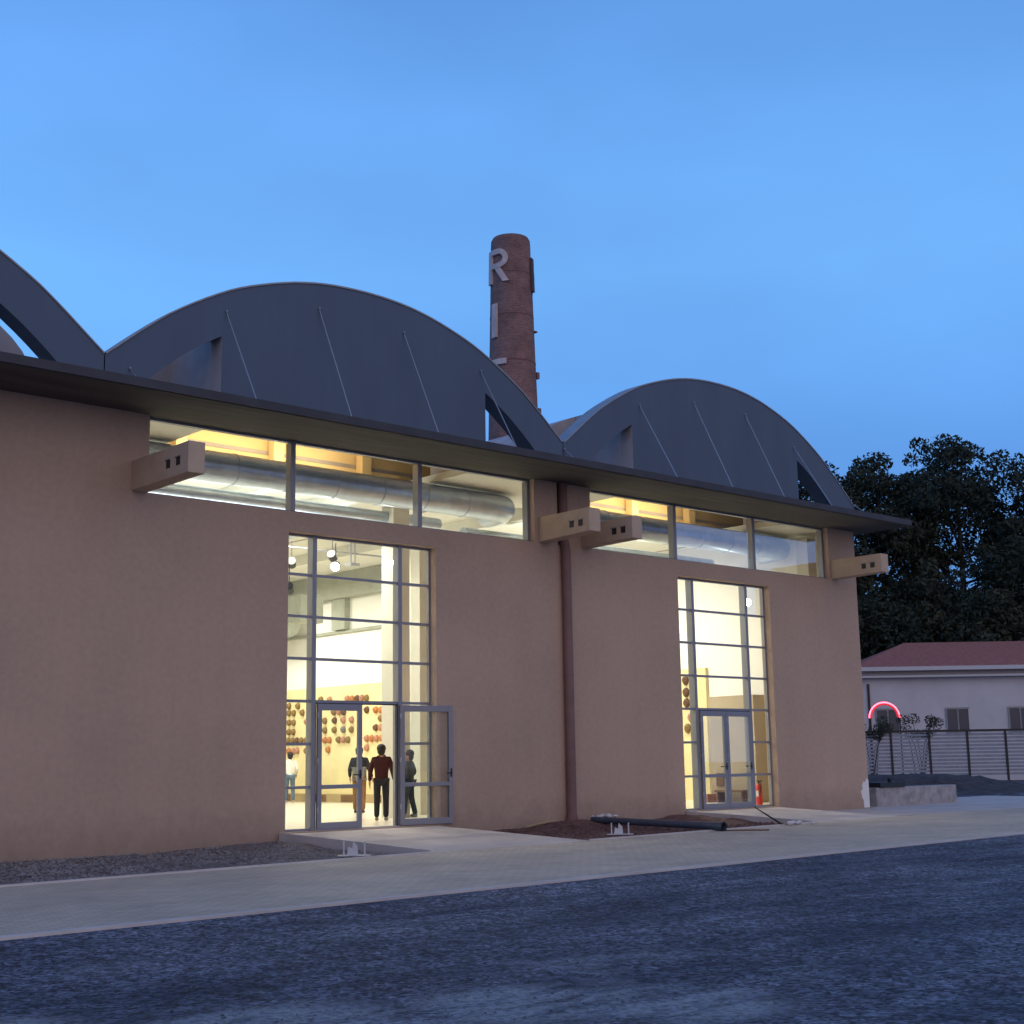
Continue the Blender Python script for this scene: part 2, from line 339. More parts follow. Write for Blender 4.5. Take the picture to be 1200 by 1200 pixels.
for x0, x1 in ((-8, 14.7), (18.55, 26.4)):
    km.add([(x0, yin(x0), -.34), (x1, yin(x1), -.34), (x1, yin(x1) + .08, -.34), (x0, yin(x0) + .08, -.34), (x0, yin(x0), -.165), (x1, yin(x1), -.165), (x1, yin(x1) + .08, -.165), (x0, yin(x0) + .08, -.165)],
           [(0, 1, 5, 4), (4, 5, 6, 7), (3, 7, 6, 2)])
o = km.build('kerb_edging', MT['kerb']); o['kind'] = 'structure'
# paved apron round the right corner
o = MB().box(30.13, 46, -3.5, -.003, -.34, -.182).box(34.6, 46, -.003, 3.0, -.34, -.182).build('pavement', MT['conc']); o['kind'] = 'structure'
# beds against the wall
noise_sheet('soil_bed', lin(-8, 14.6, 110), lin(-6.2, .02, 34), 0, .045, 1.3, MT['dirt'], zfun=lambda x, y: (-.235 if y > yin(x) + .1 else -.30) + .10 * max(0, min(1, (x - 12.0) / 2.5)) * max(0, min(1, (y + 2.4) / 2.0)))
noise_sheet('soil_bed', lin(18.56, 26.39, 60), lin(-4.42, .02, 26), 0, .045, 1.6, MT['soil'], seed=9,
            zfun=lambda x, y: (-.22 if y > yin(x) + .05 else -.28) + .16 * math.exp(-((x - 22.3) ** 2 / 2.2 + (y + .2) ** 2 / .8)) + .13 * max(0, min(1, (x - 24.2) / 1.6)) * max(0, min(1, (y + 2.6) / 2.0)))
# entrance ramps
for x0, x1 in ((14.70, 18.55), (26.40, 30.13)):
    mb = MB(); vs = []
    for y, z in ((.34, -.015), (-.05, -.02), (None, -.185)):
        vs += [(x0, yin(x0) if y is None else y, z), (x1, yin(x1) if y is None else y, z)]
    n = len(vs); vs += [(x, y, -.34) for x, y, z in vs]
    mb.add(vs, [(0, 1, 3, 2), (2, 3, 5, 4), (0, 2, 8, 6), (2, 4, 10, 8), (1, 7, 9, 3), (3, 9, 11, 5), (4, 5, 11, 10)])
    o = mb.build('ramp', MT['conc']); o['kind'] = 'structure'
    mb = MB(); e_ = yin(x0) + .1
    mb.add([(x0 - .045, -.05, -.34), (x0 - .003, -.05, -.34), (x0 - .003, e_, -.34), (x0 - .045, e_, -.34), (x0 - .045, -.05, .012), (x0 - .003, -.05, .012), (x0 - .003, e_, -.15), (x0 - .045, e_, -.15)],
           [(0, 3, 2, 1), (4, 5, 6, 7), (0, 1, 5, 4), (1, 2, 6, 5), (2, 3, 7, 6), (3, 0, 4, 7)])
    o = mb.build('ramp_edging', MT['kerb']); o['kind'] = 'structure'

# pebbles and clods lying in the beds and along the kerb
random.seed(3)
def pebbles(n, area, zf, s0, s1):
    mb = MB()
    for i in range(n):
        x, y = area(); s = random.uniform(s0, s1); z = zf(x, y)
        ca = random.random() * 6.28; q = []
        for k in range(5):
            a = ca + k * 1.256; q.append((x + math.cos(a) * s * random.uniform(.7, 1.2), y + math.sin(a) * s * random.uniform(.7, 1.2), z - s * .2))
        q.append((x + random.uniform(-.3, .3) * s, y + random.uniform(-.3, .3) * s, z + s * random.uniform(.4, .8)))
        mb.add(q, [(k, (k + 1) % 5, 5) for k in range(5)])
    return mb
MT['stone'] = mat('grey_pebble', (0.20, 0.185, 0.18), .9, var=.5, vscale=3)
o = pebbles(5200, lambda: (random.uniform(3, 14.5), random.uniform(-4.9, -.1)), lambda x, y: -.215 + .08 * max(0, min(1, (x - 12.0) / 2.5)) * max(0, min(1, (y + 2.4) / 2.0)), .012, .045).build('gravel', MT['stone']); tag(o, kind='stuff', label='loose grey gravel in the bed left of the main entrance', cat='gravel')
o = pebbles(1500, lambda: (random.uniform(18.7, 26.2), random.uniform(-3.8, -.1)), lambda x, y: -.205 + .15 * math.exp(-((x - 22.3) ** 2 / 2.2 + (y + .2) ** 2 / .8)), .015, .05).build('clods', mat('soil_clod', (.13, .07, .055), .95, var=.4, vscale=4)); tag(o, kind='stuff', label='crumbled red brown earth in the bed by the downpipe', cat='soil')
def yarea():
    x = random.uniform(2, 34); return x, random.uniform(-16.8, path_out(x) - .05)
o = pebbles(3500, yarea, lambda x, y: -.235 if y > path_out(x) - 1.2 else -.262, .005, .018).build('chippings', mat('dark_chipping', (.10, .105, .125), .9, var=.6, vscale=3)); tag(o, kind='stuff', label='pale loose chippings scattered over the dark yard', cat='gravel')

# ================================================================= BUILDING
P = 11.55; CX = (4.95, 16.48, 28.05)
hall = empty('exhibition_hall', (16, 0, 0)); hall_off = Vector((16, 0, 0))
tag(hall, 'long salmon rendered exhibition hall with dark arched roof fronts and lit glazed entrances', 'building')
def part(mb, name, m, parent=None, **k):
    o = mb.build(name, m, None, **k)
    par = parent or hall
    o.parent = par
    o.matrix_parent_inverse = Matrix.Translation(-hall_off)
    if par is not hall: o.matrix_parent_inverse = Matrix.Identity(4)
    return o
W1 = (14.82, 18.55); W2 = (26.40, 30.13); ZT = 5.86; CB, CT = 6.26, 7.75
CL1 = (11.75, 21.48); CL2 = (23.32, 32.95); WT = .34
def wall_grid(xs, zs, holes, y0, y1, recess=()):
    mb = MB()
    def solid(i, j):
        if i < 0 or j < 0 or i >= len(xs) - 1 or j >= len(zs) - 1: return False
        x = (xs[i] + xs[i + 1]) / 2; z = (zs[j] + zs[j + 1]) / 2
        return not any(a < x < b and c < z < d for a, b, c, d in holes)
    for i in range(len(xs) - 1):
        for j in range(len(zs) - 1):
            if not solid(i, j): continue
            a, b, c, d = xs[i], xs[i + 1], zs[j], zs[j + 1]
            mb.add([(a, y0, c), (b, y0, c), (b, y0, d), (a, y0, d)], [(0, 1, 2, 3)])
            mb.add([(a, y1, c), (b, y1, c), (b, y1, d), (a, y1, d)], [(3, 2, 1, 0)])
            if not solid(i - 1, j): mb.add([(a, y0, c), (a, y0, d), (a, y1, d), (a, y1, c)], [(0, 1, 2, 3)])
            if not solid(i + 1, j): mb.add([(b, y0, c), (b, y1, c), (b, y1, d), (b, y0, d)], [(0, 1, 2, 3)])
            if not solid(i, j - 1): mb.add([(a, y0, c), (a, y1, c), (b, y1, c), (b, y0, c)], [(0, 1, 2, 3)])
            if not solid(i, j + 1): mb.add([(a, y0, d), (b, y0, d), (b, y1, d), (a, y1, d)], [(0, 1, 2, 3)])
    return mb
def merge(o, d=.0005):
    bm = bmesh.new(); bm.from_mesh(o.data); bmesh.ops.remove_doubles(bm, verts=bm.verts, dist=d); bmesh.ops.recalc_face_normals(bm, faces=bm.faces); bm.to_mesh(o.data); bm.free(); return o
GR = (22.22, 22.56)
wall = merge(part(wall_grid([-6, CL1[0], W1[0], W1[1], CL1[1], GR[0], GR[1], CL2[0], W2[0], W2[1], CL2[1], 34.25], [-.5, 0, ZT, CB, CT],
    [(*W1, 0, ZT), (*W2, 0, ZT), (*CL1, CB, CT), (*CL2, CB, CT), (*GR, CB, CT)], 0, WT), 'front_wall', MT['wall']))
wall['label'] = 'salmon rendered front wall'
part(MB().box(GR[0] - .05, GR[1] + .05, .13, WT - .02, CB - .05, CT - .01), 'recess_back', MT['pipe'])
# other outer walls
o = part(MB().box(33.98, 34.25, WT, 2.99, -.5, CT).box(33.98, 34.25, 2.99, 24, -.5, 8.09).box(-6, 34.25, 24, 24.3, -.5, CT).box(-6.3, -6, 0, 24.3, -.5, CT), 'rear_wall', MT['wall'])
# patch of bare white plaster at the right corner
pp = [(33.98, -.16), (34.252, -.16), (34.252, .60), (34.16, .66), (34.09, .55), (34.0, .57), (33.93, .46), (33.95, .36), (33.86, .30), (33.90, .12), (33.97, .05)]
part(MB().prism(pp, -.006, 0.0), 'plaster_patch', MT['white'])
# canopy
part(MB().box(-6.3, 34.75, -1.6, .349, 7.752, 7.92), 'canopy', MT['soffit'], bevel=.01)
part(MB().box(-6.3, 34.755, -1.64, -1.602, 7.77, 7.93), 'canopy_edge', MT['lip'])
edges = [(-6.3, CX[0] - 3.37)] + [(CX[k] + 3.37, CX[k + 1] - 3.37) for k in (0, 1)] + [(CX[2] + 3.37, 34.75)]
for a, b in edges: part(MB().box(a, b, .35, 3.0, 7.752, 7.92), 'roof_slab', MT['ceil'])
# arched roof screens
PROF = [(0, 11.13), (.9, 11.09), (1.7, 10.96), (2.65, 10.68), (3.3, 10.42), (3.9, 10.08), (4.5, 9.72), (5.0, 9.31), (5.4, 8.98), (5.775, 8.66), (6.2, 8.22), (6.5, 7.921)]
def prof(x):
    x = abs(x)
    for (a, za), (b, zb) in zip(PROF[:-1], PROF[1:]):
        if x <= b:
            t = (x - a) / (b - a); return za + (zb - za) * t
    return 7.921
# smooth the profile with a fitted curve
def arc(x):
    h = .35
    return (prof(x - h) + 2 * prof(x) + prof(x + h)) / 4 if abs(x) < 5.6 else prof(x)
def cut(x):                         # upper edge of the side openings, offset 3.37 .. 5.0
    t = (abs(x) - 3.37) / (5.30 - 3.37)
    return 9.50 - 1.05 * t - .50 * t * t
for k, cx in enumerate(CX):
    x0 = -5.775 if k else -6.5; x1 = 5.775 if k < 2 else 6.12
    xs = sorted(set([x0, x1, -3.37, 3.37] + [i * .25 for i in range(-26, 27) if x0 < i * .25 < x1] + [-5.30, 5.30]))
    mb = MB(); y0, y1 = -.2, .25
    B = 7.921
    def quad(a, b, za0, zb0, za1, zb1):
        if za1 - za0 < 1e-4 and zb1 - zb0 < 1e-4: return
        for y in (y0, y1): mb.add([(cx + a, y, za0), (cx + b, y, zb0), (cx + b, y, zb1), (cx + a, y, za1)], [(0, 1, 2, 3)])
    for a, b in zip(xs[:-1], xs[1:]):
        m_ = abs(a + b) / 2
        if 3.37 < m_ < 5.30:
            ca, cb = max(B, cut(a)), max(B, cut(b))
            quad(a, b, ca, cb, arc(a), arc(b))
            mb.add([(cx + a, y0, ca), (cx + b, y0, cb), (cx + b, y1, cb), (cx + a, y1, ca)], [(0, 1, 2, 3)])
        else: quad(a, b, B, B, arc(a), arc(b))
        mb.add([(cx + a, y0, arc(a)), (cx + b, y0, arc(b)), (cx + b, y1, arc(b)), (cx + a, y1, arc(a))], [(0, 1, 2, 3)])
    for s in (-1, 1):
        mb.add([(cx + 3.37 * s, y0, B), (cx + 3.37 * s, y1, B), (cx + 3.37 * s, y1, 9.5), (cx + 3.37 * s, y0, 9.5)], [(0, 1, 2, 3)], 1)
    if k == 2:
        mb.add([(cx + x1, y0, B), (cx + x1, y1, B), (cx + x1, y1, arc(x1)), (cx + x1, y0, arc(x1))], [(0, 1, 2, 3)])
    scr = merge(part(mb, 'roof_arch', [MT['screen'], MT['roofc']]), .002)
    scr['label'] = ['dark grey arched roof front at the far left', 'large dark grey arched roof front over the main entrance', 'dark grey arched roof front over the second entrance'][k]
    # coping along the arch
    mb = MB(); L = [i * .25 for i in range(-26, 27) if x0 <= i * .25 <= x1]
    for a, b in zip(L[:-1], L[1:]):
        za, zb = arc(a) + .002, arc(b) + .002
        mb.add([(cx + a, y0 - .02, za), (cx + b, y0 - .02, zb), (cx + b, y1 + .03, zb), (cx + a, y1 + .03, za),
                (cx + a, y0 - .02, za + .035), (cx + b, y0 - .02, zb + .035), (cx + b, y1 + .03, zb + .035), (cx + a, y1 + .03, za + .035)],
               [(0, 1, 5, 4), (4, 5, 6, 7), (3, 7, 6, 2), (0, 3, 2, 1)])
    c_ = merge(part(mb, 'coping', MT['flash'], scr)); c_.matrix_parent_inverse = Matrix.Translation(-hall_off) @ Matrix.Identity(4) if False else Matrix.Identity(4)
    # vault behind, with the box that joins it to the arch
    def bar(x): return 8.4 + 2.2 * math.sqrt(max(0, 1 - (x / 5.3) ** 2))
    mb = MB(); T = sorted([5.3 * math.sin(R(a)) for a in range(-90, 91, 6)] + [-3.37, 3.37])
    for a, b in zip(T[:-1], T[1:]):
        mb.add([(cx + a, 1.8, bar(a)), (cx + b, 1.8, bar(b)), (cx + b, 26, bar(b)), (cx + a, 26, bar(a))], [(0, 1, 2, 3)])
        for y in (1.8, 26):
            if y == 1.8 and abs(a + b) / 2 < 3.37: continue
            mb.add([(cx + a, y, 7.92), (cx + b, y, 7.92), (cx + b, y, bar(b)), (cx + a, y, bar(a))], [(0, 1, 2, 3)])
    for s in (-5.3, 5.3): mb.add([(cx + s, 1.8, 7.92), (cx + s, 26, 7.92), (cx + s, 26, 8.4), (cx + s, 1.8, 8.4)], [(0, 1, 2, 3)])
    T = lin(-3.37, 3.37, 14)
    for a, b in zip(T[:-1], T[1:]):
        mb.add([(cx + a, .251, bar(a)), (cx + b, .251, bar(b)), (cx + b, 1.8, bar(b)), (cx + a, 1.8, bar(a))], [(0, 1, 2, 3)])
    for s in (-3.37, 3.37): mb.add([(cx + s, .251, 7.92), (cx + s, 1.8, 7.92), (cx + s, 1.8, bar(s)), (cx + s, .251, bar(s))], [(0, 1, 2, 3)])
    v = part(mb, 'roof_vault', MT['roofc'], smooth=False)
# flat roof gutters between the vaults
part(MB().box(-6.3, 34.5, 3.0, 26, 8.101, 8.2), 'flat_roof', MT['roofc'])
# tie rods from the arches down to the canopy
rods = [11.21, 13.19, 15.35, 17.54, 19.72, 22.30, 24.97, 27.07, 29.19, 31.3, 34.10]
for x in rods + [1.7, 3.8, 6.0, 8.2]:
    off = min(abs(x - c_) for c_ in CX)
    zt = min(arc(off) - .22, 10.5 - .12 * abs(off) if off < 5 else arc(off) - .22)
    for xx, z in ((13.19, 10.01), (15.35, 10.53), (17.54, 10.45), (19.72, 9.98), (24.97, 10.04), (27.07, 10.45), (29.19, 10.46), (31.3, 9.85), (11.21, 8.5), (22.3, 8.53), (34.1, 8.5)):
        if xx == x: zt = z
    yb = -1.4 if off < 5 else -.9
    part(MB().tube([(x, -.2, zt), (x, yb, 7.95)], .013, 6).box(x - .05, x + .05, yb - .05, yb + .05, 7.92, 7.96).ball((x, -.215, zt), .03, 6, 4), 'tie_rod', MT['steel'])
# beams projecting through the wall
def beam(x0, x1, yb, zt, zb, ztip):
    mb = MB()
    mb.add([(x0, 0, zb), (x1, 0, zb), (x1, 0, zt), (x0, 0, zt), (x0, yb, zb + ztip), (x1, yb, zb + ztip), (x1, yb, zt), (x0, yb, zt)],
           [(0, 1, 5, 4), (4, 5, 6, 7), (7, 6, 2, 3), (0, 4, 7, 3), (1, 2, 6, 5), (0, 3, 2, 1)])
    o = part(mb, 'beam', MT['beam'], bevel=.012)
    for f in (.66, .83):
        y = yb * f; z = (zt + zb) / 2 - .03
        part(MB().box(x0 - .004, x0 + .1, y - .07, y + .07, z - .07, z + .07), 'socket', MT['black'], o)
        part(MB().box(x0 - .03, x0 - .005, y - .085, y + .085, z + .071, z + .088), 'socket_lip', MT['frame'], o)
    return o
beam(11.42, 11.745, -2.1, 6.83, 6.27, .0)
beam(21.60, 21.95, -1.68, 6.85, 6.27, .05)
beam(22.98, 23.315, -1.68, 6.80, 6.27, .02)
beam(33.02, 33.37, -1.68, 6.81, 6.27, .03)
# downpipe
mb = MB().tube([(22.38, -.03, CT - .01), (22.38, -.03, 6.4), (22.38, -.10, 6.1), (22.38, -.10, .3), (22.38, -.10, -.2)], .112, 16)
dp = part(mb, 'downpipe', MT['pipe'], smooth=True, auto=True)
for z in (1.2, 3.2, 5.2):
    part(MB().tube([(22.38, -.10, z), (22.38, -.10, z + .04)], .120, 16), 'clamp', MT['pipe'], dp)
part(MB().tube([(22.38, -.10, -.2), (22.38, -.10, .06)], .135, 16), 'pipe_shoe', MT['pipe'], dp)

# clerestory windows
for a, b in (CL1, CL2):
    w = (b - a) / 3; mb = MB(); y0, y1 = .16, .27; F = .05
    fr = MB().box(a, b, y0, y1, CB, CB + F).box(a, b, y0, y1, CT - F, CT)
    for i in range(4):
        x = a + i * w; d = .055
        xa, xb = (x, x + .07) if i == 0 else ((x - .07, x) if i == 3 else (x - d, x + d))
        fr.box(xa, xb, y0 - (.02 if 0 < i < 3 else 0), y1 + .06, CB + F, CT - F)
    win = part(fr, 'clerestory_window', MT['frame'])
    for i in range(3):
        part(MB().add([(a + i * w + .05, .215, CB + F), (a + (i + 1) * w - .05, .215, CB + F), (a + (i + 1) * w - .05, .215, CT - F), (a + i * w + .05, .215, CT - F)], [(0, 1, 2, 3)]), 'pane', MT['glass'], win)

# entrance glazing : seven rows of glass, door in the lower three
def entrance(xa, xb, mull, door_open, leafx):
    m1, m2 = mull; y0, y1 = .20, .28
    mb = MB(); rows = [.84 * k for k in range(8)]; rows[7] = ZT
    for x in (m1, m2): mb.box(x - .05, x + .05, y0 - .02, y1 + .09, 0.0, ZT)
    mb.box(xa, xa + .045, y0, y1, 0, ZT).box(xb - .045, xb, y0, y1, 0, ZT)
    for k in range(8):
        z0, z1 = (rows[k] - .028, rows[k] + .028) if 0 < k < 7 else ((0, .05) if k == 0 else (ZT - .05, ZT))
        segs = [(xa + .045, m1 - .05), (m2 + .05, xb - .045)] + ([(m1 + .05, m2 - .05)] if k >= 3 else [])
        for a, b in segs: mb.box(a, b, y0 + .005, y1 - .005, z0, z1)
    gl = part(mb, 'glazed_wall', MT['frame'])
    for a, b, k0 in ((xa, m1, 0), (m1, m2, 3), (m2, xb, 0)):
        for k in range(k0, 7):
            part(MB().add([(a + .04, .24, rows[k] + .02), (b - .04, .24, rows[k] + .02), (b - .04, .24, rows[k + 1] - .02), (a + .04, .24, rows[k + 1] - .02)], [(0, 1, 2, 3)]), 'pane', MT['glass'], gl)
    H = 2.47; mid = .84
    def leaf(px_, w, ang, nm='door'):
        # leaf in its own frame, hinged at px_ on y = .17
        f = MB(); t = .055; F = .10
        def L(mb_, x0, x1, z0, z1, ya=-.03, yb=.03):
            c0, s0 = math.cos(ang), math.sin(ang)
            vs = [(px_ + x * c0 - y * s0, .165 + x * s0 + y * c0, z) for z in (z0, z1) for y in (ya, yb) for x in (x0, x1)]
            mb_.add(vs, [(0, 2, 3, 1), (4, 5, 7, 6), (0, 1, 5, 4), (2, 6, 7, 3), (0, 4, 6, 2), (1, 3, 7, 5)])
        L(f, 0, F, .02, H); L(f, w - F, w, .02, H); L(f, F, w - F, H - .13, H); L(f, F, w - F, .02, .15); L(f, F, w - F, mid - .04, mid + .04)
        d = part(f, nm, MT['frame'], bevel=.004)
        for z0, z1 in ((.15, mid - .04), (mid + .04, H - .13)):
            q = MB(); L(q, F - .005, w - F + .005, z0 - .005, z1 + .005, -.002, .002); part(q, 'door_pane', MT['glass'], d)
        h = MB()
        for s in (-1, 1):
            L(h, w - .065, w - .035, .98, 1.16, min(s * .03, s * .045), max(s * .03, s * .045))
            L(h, w - .16, w - .04, 1.05, 1.075, min(s * .055, s * .075), max(s * .055, s * .075)); L(h, w - .06, w - .04, 1.05, 1.075, min(s * .045, s * .06), max(s * .045, s * .06))
        part(h, 'handle', MT['black'], d)
        for z in (.35, 1.3, 2.2):
            hg = MB(); L(hg, -.02, .02, z, z + .1, -.045, -.031); part(hg, 'hinge', MT['steel'], d)
        return d
    for args in leafx: leaf(*args)
    part(MB().box(m1 + .05, m1 + .075, .19, .26, 0, H + .03).box(m2 - .075, m2 - .05, .19, .26, 0, H + .03).box(m1 + .075, m2 - .075, .19, .26, H, H + .022), 'door_frame', MT['darkframe'])
    part(MB().box(m1 + .05, m2 - .05, .15, .32, -.015, .018), 'threshold', MT['steel'])
entrance(*W1, (15.56, 17.72), True, [(15.64, 1.08, 0.0), (17.70, 1.25, R(-10), 'open_door')])
entrance(*W2, (27.16, 29.33), False, [(27.24, 1.0, 0.0), (29.25, -1.0, 0.0)] if False else [(27.24, 1.0, 0.0), (28.25, 1.0, 0.0)])

# ---------------------------------------------------------------- interior
part(MB().box(-6, 33.97, WT, 24, -.2, -.001), 'hall_floor', MT['floor'])
part(MB().box(9.0, 33.97, 3.0, 24, 7.95, 8.10), 'ceiling', MT['ceil'])
part(MB().box(33.90, 33.975, WT + .002, 2.99, 0, 7.74).box(33.90, 33.975, 2.99, 23.9, 0, 7.947).box(9.0, 33.9, 23.9, 23.99, 0, 7.94).box(8.9, 9.0, WT + .002, 23.99, 0, 7.74), 'inner_wall', MT['white'])
# beams under the ceiling
for x in (12.6, 17.0, 19.5, 24.6, 28.2):
    part(MB().box(x - .14, x + .14, 3.1, 23.8, 7.62, 7.948), 'ceiling_beam', MT['ceil'])
# ochre upper wall under each vault, with pilasters
for cx in CX[1:]:
    T = [5.2 * math.sin(R(a)) for a in range(-84, 85, 12)]
    mb = MB()
    for a, b in zip(T[:-1], T[1:]): mb.add([(cx + a, 3.01, 8.10), (cx + b, 3.01, 8.10), (cx + b, 3.01, bar(b) - .02), (cx + a, 3.01, bar(a) - .02)], [(0, 1, 2, 3)])
    mb.box(cx - 3.6, cx + 3.6, 2.96, 3.009, 7.60, 8.10)
    uw = part(mb, 'upper_wall', MT['warm'])
    for dx in (-2.6, -.2, 2.2):
        part(MB().box(cx + dx - .13, cx + dx + .13, 2.72, 2.959, 7.60, 10.3), 'pilaster', MT['warm'], uw)
    ad_ = bpy.data.lights.new('uplight', 'AREA'); ao = bpy.data.objects.new('uplight', ad_); C.objects.link(ao)
    ad_.shape = 'RECTANGLE'; ad_.size = 4.6; ad_.size_y = .15; ad_.energy = 100; ad_.color = (1.0, .78, .46)
    ao.location = (cx - .8, 2.2, 7.78); ao.rotation_euler = (R(180 - 14), 0, 0)
# ducts
def duct(xa, xb, y, z, r):
    mb = MB().tube([(xa, y, z), (xb - .5, y, z), (xb - .15, y + .08, z), (xb, y + .35, z), (xb + .05, y + .9, z)], r, 28)
    d = part(mb, 'air_duct', MT['duct'], smooth=True, auto=True)
    x = xa + .8
    while x < xb - .6:
        part(MB().tube([(x, y, z), (x + .03, y, z)], r + .012, 28), 'seam_ring', MT['duct'], d); x += 1.25
    return d
duct(10.0, 22.3, 1.8, 7.375, .33)
duct(23.5, 33.3, 1.8, 7.375, .33)
for a, b, y, z, r in ((10, 22, 4.2, 7.3, .16), (23, 33, 4.4, 7.2, .16)):
    part(MB().tube([(a, y, z), (b, y, z)], r, 16), 'service_pipe', MT['duct'], smooth=True, auto=True)
# columns
for x, y, w in ((20.56, 4.10, .245), (22.10, 5.05, .19), (24.9, 9.5, .3), (33.4, 1.1, .2)):
    part(MB().box(x - w, x + w, y - w, y + w, 0, 7.6), 'column', MT['colm'])
# exhibition walls
panels = []
o = part(MB().box(28.22, 28.40, 12.2, 22.5, 0, 4.0), 'display_wall', MT['cream'])
part(MB().box(28.22, 28.40, 12.2, 22.5, 4.0, 7.05), 'display_wall_head', MT['white'])
MT['grbeam'] = mat('grey_green_beam', (.36, .38, .32), .85, var=.1, vscale=1.5)
part(MB().box(27.80, 28.40, 12.2, 22.5, 7.051, 7.94), 'wall_head_beam', MT['grbeam'])
part(MB().box(28.12, 28.219, 12.2, 22.5, 5.84, 5.94), 'picture_rail', MT['grbeam'])
part(MB().box(27.98, 28.219, 16.9, 17.7, 5.96, 7.05), 'wall_pier', MT['grbeam'])
part(MB().tube([(27.2, 19.3, 6.35), (27.2, 23.5, 6.35)], .55, 24), 'round_duct', MT['grbeam'], smooth=True, auto=True)
part(MB().tube([(19.6, 4.2, 7.25), (19.6, 16, 7.25)], .13, 16), 'cross_pipe', MT['duct'], smooth=True, auto=True)
part(MB().tube([(17.2, 4.6, 7.1), (17.2, 14, 7.1)], .07, 10), 'cross_pipe', MT['duct'], smooth=True, auto=True)
part(MB().box(20.97, 21.0, 6.6, 6.63, 6.5, 7.9).box(21.1, 21.13, 6.6, 6.63, 6.5, 7.9).box(20.9, 21.2, 6.5, 6.75, 6.42, 6.5), 'hanger', MT['steel'])
part(MB().box(22.3, 23.1, 11.0, 11.7, 5.4, 6.2), 'loudspeaker', MT['grbeam'])
o = part(MB().box(33.78, 33.899, 5.45, 12.0, 0, 4.1), 'display_wall', MT['cream'])
part(MB().box(32.5, 33.77, 2.6, 4.3, 0, 3.10), 'partition', MT['beige'])
# plinth under the ornaments
pl = empty('display_plinth', (27.9, 17, 0)); tag(pl, 'low tan and brown display plinth running along the foot of the cream wall', 'plinth')
def child(mb, name, m, par, **k):
    o = mb.build(name, m, None, **k); o.parent = par
    o.matrix_parent_inverse = (Matrix.Translation(par.location) @ par.rotation_euler.to_matrix().to_4x4()).inverted() if par.parent is None and par.type == 'EMPTY' else Matrix.Identity(4)
    return o
child(MB().box(27.75, 28.21, 12.8, 22, 0, .27), 'base', MT['tan'], pl)
for y, w in ((20.3, .9), (18.2, 1.2), (16.2, 1.0), (14.2, 1.0)):
    child(MB().box(27.735, 27.749, y - w / 2, y + w / 2, .03, .25), 'dark_panel', MT['wood'], pl)

# clay ornaments on the display walls
ORN_C = {'olive brown': (0.26, 0.17, 0.06), 'orange brown': (0.52, 0.22, 0.08), 'pinkish brown': (0.50, 0.25, 0.17), 'dark brown': (0.15, 0.08, 0.045), 'grey': (0.22, 0.21, 0.20)}
OM = {k: mat('clay_' + k.replace(' ', '_'), v, .85, var=.35, vscale=9, bump=.5, bscale=20) for k, v in ORN_C.items()}
meshes = {}
def ornament(x, y, z, s, colname, label):
    if colname not in meshes:
        mb = MB().ball((0, 0, 0), (.13, .135, .165), 14, 9)
        vs = [(vx, vy * (1 - .25 * (vz < 0) * abs(vz) / .165), vz) for vx, vy, vz in mb.v]; mb.v = vs
        # brow ridge, nose and mouth hollow pressed into the clay
        mb.ball((-.115, 0, 0), (.035, .02, .04), 8, 5)
        mb.ball((-.105, 0, .055), (.03, .075, .014), 8, 5)
        o = mb.build('clay_ornament', OM[colname], smooth=True); meshes[colname] = o
    else:
        o = meshes[colname].copy(); C.objects.link(o)
    o.location = (x, y, z); o.scale = (1, s, s); tag(o, label, 'ornament', 'clay ornaments hung on the cream display walls')
    return o
OCAM = Vector((0, -23.12, 1.27))
def on_wall(px, py, X):   # offline-measured point of the photograph on a wall plane
    d = _fw + _r * ((px - 600) / 1620.18) - _u * ((py - 600) / 1620.18); t = X / d.x; return OCAM + d * t
